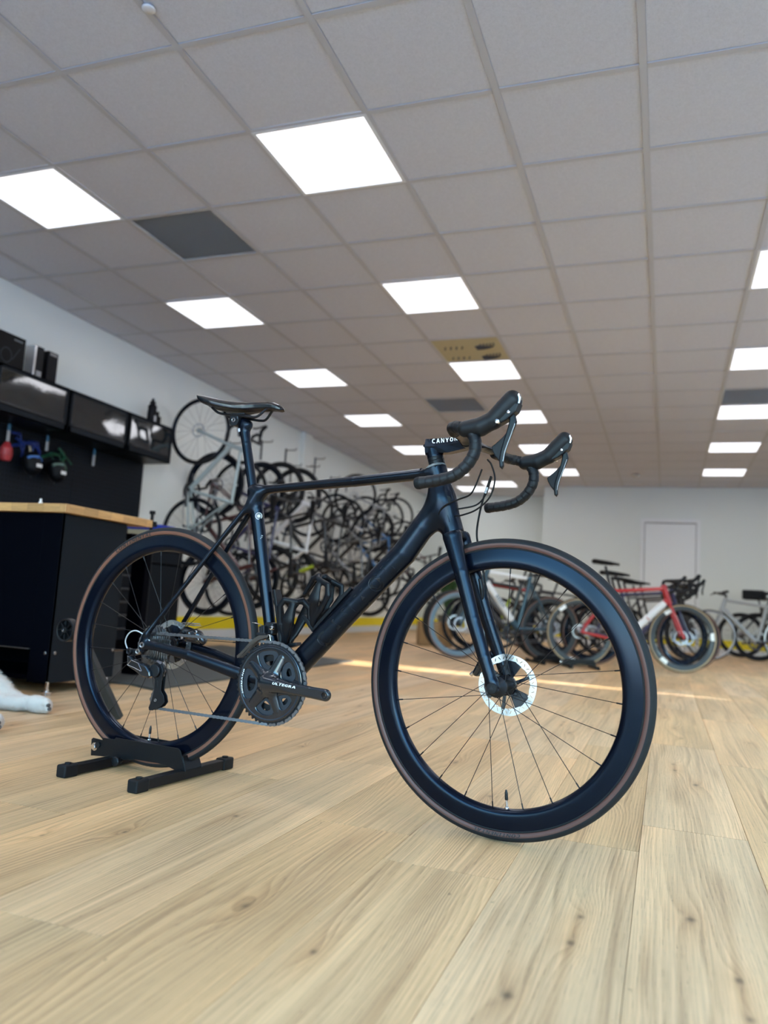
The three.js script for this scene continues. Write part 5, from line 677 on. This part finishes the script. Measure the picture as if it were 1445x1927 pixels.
// ---------------------------------------------------------------- the shop's other bikes
const mats = {}; const paint = (r, g, b, rough = 0.35) => mats[[r, g, b, rough]] ??= phys(lin(r, g, b), rough, 0, { clearcoat: 0.6, clearcoatRoughness: 0.15 });
const cache = {}; const once = (k, f) => cache[k] ??= f();
function bgWheel(kind) {
  return once('w' + kind, () => {
    const mtb = kind === 'mtb', tr = mtb ? 0.027 : 0.014, R = mtb ? 0.352 - tr : 0.339 - tr, depth = kind === 'deep' ? 0.05 : kind === 'thin' ? 0.02 : 0.024, o = R - tr * 0.6;
    const tyre = new THREE.TorusGeometry(R, tr, 10, 56), rim = latheZ([[o + 0.004, 0.01], [o - 0.006, 0.0125], [o - depth * 0.5, 0.0125], [o - depth, 0.004], [o - depth, -0.004], [o - depth * 0.5, -0.0125], [o - 0.006, -0.0125], [o + 0.004, -0.01]].reverse(), 56), sp = [];
    const side = [1, -1].map((s) => { const g = latheZ([[R - tr * 0.95, s * tr * 0.55], [R - tr * 0.6, s * tr * 0.88], [R - tr * 0.1, s * tr * 1.03], [R + tr * 0.1, s * tr * 1.02]], 56); return g; });
    for (let k = 0; k < 20; k++) { const a = k / 20 * 6.2832, b = a + ((k >> 1) % 2 ? 1 : -1) * 1.1; sp.push(sweep([V(Math.cos(a) * (o - depth), Math.sin(a) * (o - depth), 0), V(Math.cos(b) * 0.02, Math.sin(b) * 0.02, (k % 2 ? 1 : -1) * 0.028)], 0.0011, { radial: 4, cap: false })); }
    return { tyre, rim, side: merge(side), spokes: merge(sp), hub: latheZ([[0, -0.055], [0.012, -0.05], [0.022, -0.03], [0.014, -0.02], [0.014, 0.02], [0.022, 0.03], [0.012, 0.05], [0, 0.055]], 20), rotor: tubeRing(mtb ? 0.066 : 0.055, mtb ? 0.082 : 0.071, -0.042, -0.04, 40), R: R + tr };
  });
}
function addWheel(name, parent, o, rear) {
  const k = bgWheel(o.wheel), w = new THREE.Group(); w.name = name; parent.add(w);
  part('tyre', k.tyre, M.tread, w); if (o.wall) part('sidewall', k.side, o.wall, w); part('rim', k.rim, o.rim ?? M.rim, w); part('spokes', k.spokes, o.spoke ?? M.spoke, w).userData.kind = 'stuff'; part('hub', k.hub, M.blackMetal, w); if (o.disc !== false) part('brake_rotor', k.rotor, M.rotor, w);
  if (rear) part('cassette', once('cass', () => latheZ([[0.012, 0.056], [0.022, 0.056], [0.024, 0.048], [0.034, 0.04], [0.044, 0.03], [0.054, 0.022], [0.054, 0.018], [0.012, 0.018]], 28)), M.cog, w);
  if (o.decal) for (const a of rear ? [2.25, 4.5, 0.4] : [0.1, 4.05, 2.1]) part('rim_print', [bend(box(0.075, 0.038, 0.0008, 0, -0.001, 0, 0.0003), 0.291, a, () => 0.0131), bend(box(0.075, 0.038, 0.0008, 0, -0.001, 0, 0.0003), 0.291, a, () => -0.0131)], o.decal, w);
  return w;
}
function shopBike(label, o) {
  const g = thing('shop_bike', label, 'bicycle', [0, 0, 0], 0, o.group), mtb = o.wheel === 'mtb', R = bgWheel(o.wheel).R, y = (v) => v + R - 0.339;
  const rw = addWheel('rear_wheel', g, o.rearRim ? { ...o, rim: o.rearRim } : o, true), fwh = addWheel('front_wheel', g, o, false); rw.position.set(0, R, 0); fwh.position.set(1.0, R, 0);
  const k = (mtb ? 1.25 : 1) * (o.fat ?? 1), T = (pts, r, flat = 1) => sweep(pts.map(([x, yy, z = 0]) => [x, y(yy), z]), r, { radial: 10, seg: 6, flat });
  const bb = o.bb ?? [0.41, 0.27], st = o.st ?? [0.285, o.seat ?? 0.78], hb = o.hb ?? [0.862, 0.67], ht = o.ht ?? [0.808, (o.head ?? 0.81) + 0.03], mid = (a, b, t) => [a[0] + (b[0] - a[0]) * t, a[1] + (b[1] - a[1]) * t], dtop = mid(hb, ht, 0.2), tt = mid(hb, ht, 0.86), ts = mid(st, bb, 0.04);
  const fr = part('frame', [T([bb, dtop], 0.026 * k, 1.15), T([bb, st], 0.0165 * k), T([ts, tt], 0.0155 * k), T([mid(hb, ht, 1.02), hb], 0.023 * k), ...[-1, 1].flatMap((s) => [T([[...mid(st, bb, 0.1), s * 0.014], [0.0, 0.345, s * 0.062]], 0.0085 * k), T([[...bb, s * 0.026], [0.0, 0.34, s * 0.062]], 0.0115 * k)])], o.color, g);
  if (o.band) { part('down_tube_print', T([mid(bb, dtop, 0.18), mid(bb, dtop, 0.92)], 0.0274 * k, 1.15), o.band, fr); if (o.word) { const c = mid(bb, dtop, 0.55), an = Math.atan2(dtop[1] - bb[1], dtop[0] - bb[0]), tg = [1, -1].map((s) => { const t = text(o.word, 0.034, 0.002, { stretch: 1.1 }); t.translate(0, -0.017, 0); if (s < 0) t.rotateY(Math.PI); t.rotateZ(an); t.translate(c[0], y(c[1]), s * 0.0243 * k); return t; }); part('lettering', tg, o.wordMat, fr); } }
  if (o.top) part('top_tube_panel', T([mid(ts, tt, 0.1), mid(ts, tt, 0.95)], 0.0165 * k), o.top, fr);
  part('fork', [-1, 1].map((s) => T([[...hb, 0], [...mid(hb, [1, 0.34], 0.12), s * 0.036], [...mid(hb, [1, 0.34], 0.52), s * 0.046], [1.0, 0.34, s * 0.052]], mtb ? 0.019 : 0.0145, 1.2)), o.fork ?? o.color, g);
  const sh = o.saddle ?? 0; part('seat_post', T([mid(st, bb, 0.05), [0.232, 0.985 + sh]], 0.0135), M.blackMetal, g);
  part('saddle', once('sad', () => { const q = union([chain([[0.12, 0, 0, 0.026, 0.4], [0.2, -0.008, 0, 0.024, 0.55], [0.28, -0.012, 0, 0.018, 0.9], [0.36, -0.02, 0, 0.012, 1]], 0.02)], 0.01); return nets(q, [0.07, -0.06, -0.09], [0.4, 0.05, 0.09], 0.008); }), M.matteBlack, g).position.set(0, y(1.03 + sh), 0); part('rail', T([[0.15, 1.01 + sh], [0.3, 1.0 + sh]], 0.006), M.blackMetal, g);
  part('stem', T([[ht[0] + 0.01, ht[1] - 0.02], [Math.min(0.806, ht[0]), Math.max(0.885, ht[1] + 0.03)], [0.9, 0.9]], 0.017), M.blackMetal, g);
  if (o.bar === 'flat') { part('handlebar', T([[0.87, 0.92, -0.36], [0.9, 0.91, -0.1], [0.9, 0.91, 0.1], [0.87, 0.92, 0.36]], 0.014), M.blackMetal, g); for (const s of [-1, 1]) { part('grip', T([[0.885, 0.915, s * 0.24], [0.87, 0.92, s * 0.37]], 0.018), M.rubber, g); part('brake_lever', T([[0.9, 0.905, s * 0.2], [0.94, 0.89, s * 0.26], [0.93, 0.885, s * 0.33]], 0.007), M.blackMetal, g); } }
  else { part('handlebar', T([[0.905, 0.9, -0.2], [0.91, 0.905, 0], [0.905, 0.9, 0.2]], 0.014), M.blackMetal, g); for (const s of [-1, 1]) { part('bar_tape', T([[0.905, 0.9, s * 0.17], [0.935, 0.9, s * 0.2], [0.985, 0.893, s * 0.205], [1.005, 0.86, s * 0.208], [0.985, 0.81, s * 0.21], [0.93, 0.782, s * 0.214], [0.88, 0.776, s * 0.216]], 0.0155), o.tape ?? M.hood, g); part('brake_shifter', [T([[0.985, 0.897, s * 0.205], [1.035, 0.906, s * 0.205], [1.07, 0.938, s * 0.205], [1.085, 0.955, s * 0.205]], 0.0185), T([[1.085, 0.925, s * 0.205], [1.065, 0.85, s * 0.205], [1.068, 0.805, s * 0.205]], 0.008)], M.hood, g); } }
  part('crankset', [once('ck', () => merge([tubeRing(0.075, 0.1, 0.038, 0.044, 48), ...[0, 1, 2, 3, 4].map((i) => sweep([[0, 0, 0.045], [Math.cos(i * 1.257) * 0.085, Math.sin(i * 1.257) * 0.085, 0.043]], 0.009, { radial: 6 })), sweep([[0, 0, 0.05], [0.17, -0.02, 0.068]], 0.013, { radial: 8 }), sweep([[0, 0, -0.05], [-0.17, 0.02, -0.068]], 0.013, { radial: 8 }), disc(0.022, -0.04, 0.055, 20)]))], M.greyGloss, g).position.set(0.41, y(0.272), 0);
  part('chain', T([[0.41, 0.37, 0.042], [0.0, 0.378, 0.045]], 0.0035), M.chainSteel, g); part('chain', T([[0.42, 0.172, 0.042], [0.05, 0.2, 0.046]], 0.0035), M.chainSteel, g); part('rear_derailleur', [T([[-0.03, 0.325, 0.06], [0.03, 0.28, 0.065]], 0.016), T([[0.045, 0.285, 0.055], [0.06, 0.205, 0.052]], 0.013)], M.blackPlastic, g);
  if (o.bag) part('frame_bag', ext([[0.36, 0.69], [0.78, 0.735], [0.74, 0.66], [0.38, 0.58]].map(([x, yy]) => [x, y(yy)]), 0.05, -0.025, 0.008), M.matteBlack, g);
  if (o.rack) part('basket', [box(0.3, 0.14, 0.34, 1.05, y(0.95), 0, 0.02)], M.matteBlack, g);
  return g;
}
// placed by the floor points of its two wheels
function park(label, o, rear, front) { const b = shopBike(label, o), dx = front[0] - rear[0], dz = front[1] - rear[1]; b.position.set(rear[0], 0.002, rear[1]); b.rotation.y = Math.atan2(-dz, dx); b.scale.setScalar(o.size ?? 0.97); return b; }
const C = { black: paint(0.012, 0.013, 0.016), red: paint(0.42, 0.012, 0.02), teal: paint(0.012, 0.055, 0.085), white: paint(0.72, 0.73, 0.74), sage: paint(0.36, 0.43, 0.43), navy: paint(0.012, 0.014, 0.07), silver: paint(0.3, 0.31, 0.31), grey: paint(0.12, 0.125, 0.13), wine: paint(0.05, 0.006, 0.008), blue: paint(0.02, 0.14, 0.36), lime: paint(0.45, 0.58, 0.03) };
const gum = std(lin(0.42, 0.3, 0.17), 0.6), brownWall = std(lin(0.2, 0.1, 0.07), 0.6), blueRim = std(lin(0.14, 0.21, 0.26), 0.35, 0.3), greyRim = std(lin(0.03, 0.04, 0.047), 0.4);
const red = park('red racing bike with tan tyres and white down tube band, right background', { wheel: 'deep', color: C.red, band: C.white, word: 'I', wordMat: C.red, wall: gum, rim: greyRim, decal: M.letter, saddle: 0.02, head: 0.81, fat: 1.25 }, [-0.771, -7.781], [0.155, -8.061]);
const teal = park('teal and white bike with blue-grey rims facing left, behind the front wheel', { wheel: 'deep', color: C.teal, band: C.white, word: 'IIIIIII', wordMat: C.teal, wall: brownWall, rim: blueRim, fork: C.teal, fat: 1.2, top: C.white, rearRim: greyRim, bb: [0.36, 0.325], st: [0.235, 0.86], hb: [0.765, 0.79], ht: [0.715, 0.9] }, [-1.09, -7.98], [-1.93, -7.39]);
{ const a = stand.clone(); a.name = numbered('bike_stand'); a.userData = { label: 'low dark stand under the red bike\'s rear wheel', category: 'bike stand' }; a.position.set(-0.771, 0, -7.781); a.rotation.y = Math.atan2(0.28, 0.926); scene.add(a); const b = stand.clone(); b.name = numbered('bike_stand'); b.userData = { label: 'low dark stand under the teal bike\'s rear wheel', category: 'bike stand' }; b.position.set(-1.09, 0, -7.98); b.rotation.y = Math.atan2(-0.59, -0.84); scene.add(b); red.position.y = teal.position.y = 0.014; }
const G2 = 'bikes parked on the floor at the back';
const row = (label, o, rear, front) => park(label, { group: G2, ...o }, rear, front);
row('black mountain bike with fat dark tyres just behind the teal bike', { wheel: 'mtb', color: C.black, bar: 'flat', saddle: -0.03 }, [-1.2, -8.42], [-2.08, -8.02]);
row('grey bike with a red top tube behind the teal and black ones', { wheel: 'thin', color: C.grey, top: C.red, fork: C.white, bar: 'drop' }, [-1.2, -9.15], [-2.12, -8.78]);
row('dark blue bike close behind the red bike, brown tyre walls', { wheel: 'deep', color: C.navy, wall: brownWall, saddle: -0.04 }, [-0.7, -8.42], [0.24, -8.7]);
row('black racing bike with silver fork right behind the red bike', { wheel: 'deep', color: C.black, fork: C.silver, saddle: -0.01 }, [-0.79, -9.0], [0.17, -9.3]);
row('grey bike with black drop bars, third behind the red bike', { wheel: 'thin', color: C.grey, saddle: -0.03 }, [-0.7, -9.85], [0.28, -10.15]);
row('black bike with lime fork half hidden among the dark bikes', { wheel: 'thin', color: C.black, fork: C.lime, bar: 'flat', saddle: -0.05 }, [-1.1, -10.3], [-2.05, -9.95]);
row('black bike with wide bars in front of the back door', { wheel: 'thin', color: C.black, bar: 'flat', rack: false }, [-0.55, -11.3], [0.38, -11.55]);
row('silver aluminium bike standing sideways near the back wall', { wheel: 'thin', color: C.silver, rim: M.alu, bar: 'flat', saddle: -0.08, size: 1, fat: 1.35 }, [1.56, -11.66], [0.58, -11.5]);
row('dark city bike with black carrier at the right picture edge', { wheel: 'mtb', color: C.grey, bar: 'flat', rack: true }, [2.2, -12.2], [1.25, -12.4]);
row('black mountain bike behind the silver bike by the back wall', { wheel: 'mtb', color: C.black, bar: 'flat' }, [1.1, -13.25], [2.05, -13.3]);
row('plain black bike facing left, third row behind the teal bike', { wheel: 'deep', color: C.black, saddle: -0.04 }, [-1.27, -9.72], [-2.18, -9.36]);
row('black bike facing left with brown tyre walls, last behind the teal bike', { wheel: 'thin', color: C.black, wall: brownWall, saddle: -0.02 }, [-0.85, -10.9], [-1.78, -10.55]);
row('black flat-bar bike behind the grey drop-bar bike', { wheel: 'mtb', color: C.black, bar: 'flat', saddle: -0.05 }, [-0.62, -10.55], [0.35, -10.8]);
// bikes hung upright on the left wall, wheels against it
const G1 = 'bikes hung upright on the left wall';
function hang(label, o, z, yHub, up, dx = 0.012) {
  const b = shopBike(label, { group: G1, ...o }), R = bgWheel(o.wheel).R; b.scale.setScalar(0.99);
  const X = V(0, up ? 1 : -1, 0), Y = V(1, 0, 0), Z = X.clone().cross(Y); b.quaternion.setFromRotationMatrix(new THREE.Matrix4().makeBasis(X, Y, Z)); b.position.set(WL + dx, yHub, z); void R; return b;
}
hang('pale sage green bike hung highest and nearest, beside the cabinets', { wheel: 'thin', color: C.sage, fork: C.sage }, -6.38, 1.07, true);
hang('dark red bike hung low, second from the cabinets', { wheel: 'deep', color: C.wine, bar: 'drop' }, -6.72, 1.59, false);
hang('navy blue bike hung low, third from the cabinets', { wheel: 'thin', color: C.navy }, -7.2, 0.6, true);
hang('black bike with three-spoke look hung upside down, fourth from the cabinets', { wheel: 'deep', color: C.black, fork: C.wine }, -7.62, 1.66, false);
hang('white mountain bike hung in the middle, fifth from the cabinets', { wheel: 'mtb', color: C.white, fork: C.black, bar: 'flat' }, -8.05, 0.74, true);
hang('lime and black mountain bike hung low behind the white one', { wheel: 'mtb', color: C.black, fork: C.lime, bar: 'flat' }, -8.5, 1.74, false);
hang('thin black road bike hung just past the wall pilaster\'s near side', { wheel: 'thin', color: C.black }, -8.95, 0.62, true);
hang('dark grey bike hung first past the wall pilaster', { wheel: 'thin', color: C.grey }, -9.75, 1.62, false);
hang('white-forked black bike hung second past the pilaster', { wheel: 'thin', color: C.black, fork: C.white }, -10.05, 0.62, true);
hang('silver bike hung high, third past the pilaster', { wheel: 'thin', color: C.silver }, -10.45, 1.03, true);
hang('blue bike hung upside down, fourth past the pilaster', { wheel: 'thin', color: C.blue, bar: 'flat' }, -10.85, 1.75, false);
hang('black mountain bike hung low, fifth past the pilaster', { wheel: 'mtb', color: C.black, bar: 'flat' }, -11.25, 0.62, true);
hang('grey and blue bike hung near the far end of the row', { wheel: 'thin', color: C.grey, fork: C.blue }, -11.75, 1.85, false);
hang('black bike hung second from the far end of the row', { wheel: 'thin', color: C.black }, -12.25, 0.95, true);
hang('wine red bike hung last at the far end of the wall', { wheel: 'thin', color: C.wine }, -12.75, 1.6, false);
// wall hooks above the hung bikes
[[2.16, -7.48], [2.33, -8.2], [2.36, -8.84], [2.19, -9.02], [2.28, -9.58], [2.42, -9.73], [2.24, -9.34], [2.25, -10.3], [2.35, -10.9]].forEach(([y, z], i) => { const t = thing('wall_hook', 'thin black wall hook above the hung bikes, ' + ['nearest', 'second', 'third', 'fourth', 'fifth', 'sixth', 'seventh', 'eighth', 'farthest'][i] + ' from the cabinets', 'hook', [WL, y, z], 0, 'wall hooks'); part('plate', box(0.012, 0.24, 0.03, 0.006, -0.08, 0, 0.002), M.blackMetal, t); part('hook', sweep([[0.01, 0.02, 0], [0.08, 0.02, 0], [0.14, 0.02, 0], [0.15, 0.045, 0]], 0.006, { radial: 8 }), M.blackMetal, t); });
{ const t = thing('wall_rail', 'black mounting block on the wall above the nearest hung bike', 'bracket', [WL, 2.05, -6.12]); part('plate', box(0.05, 0.2, 0.05, 0.025, 0, 0, 0.004), M.matteBlack, t); part('pin', rod(V(0.02, 0.09, 0), V(0.02, 0.14, 0), 0.018), M.matteBlack, t); }
renderer.render(scene, camera);
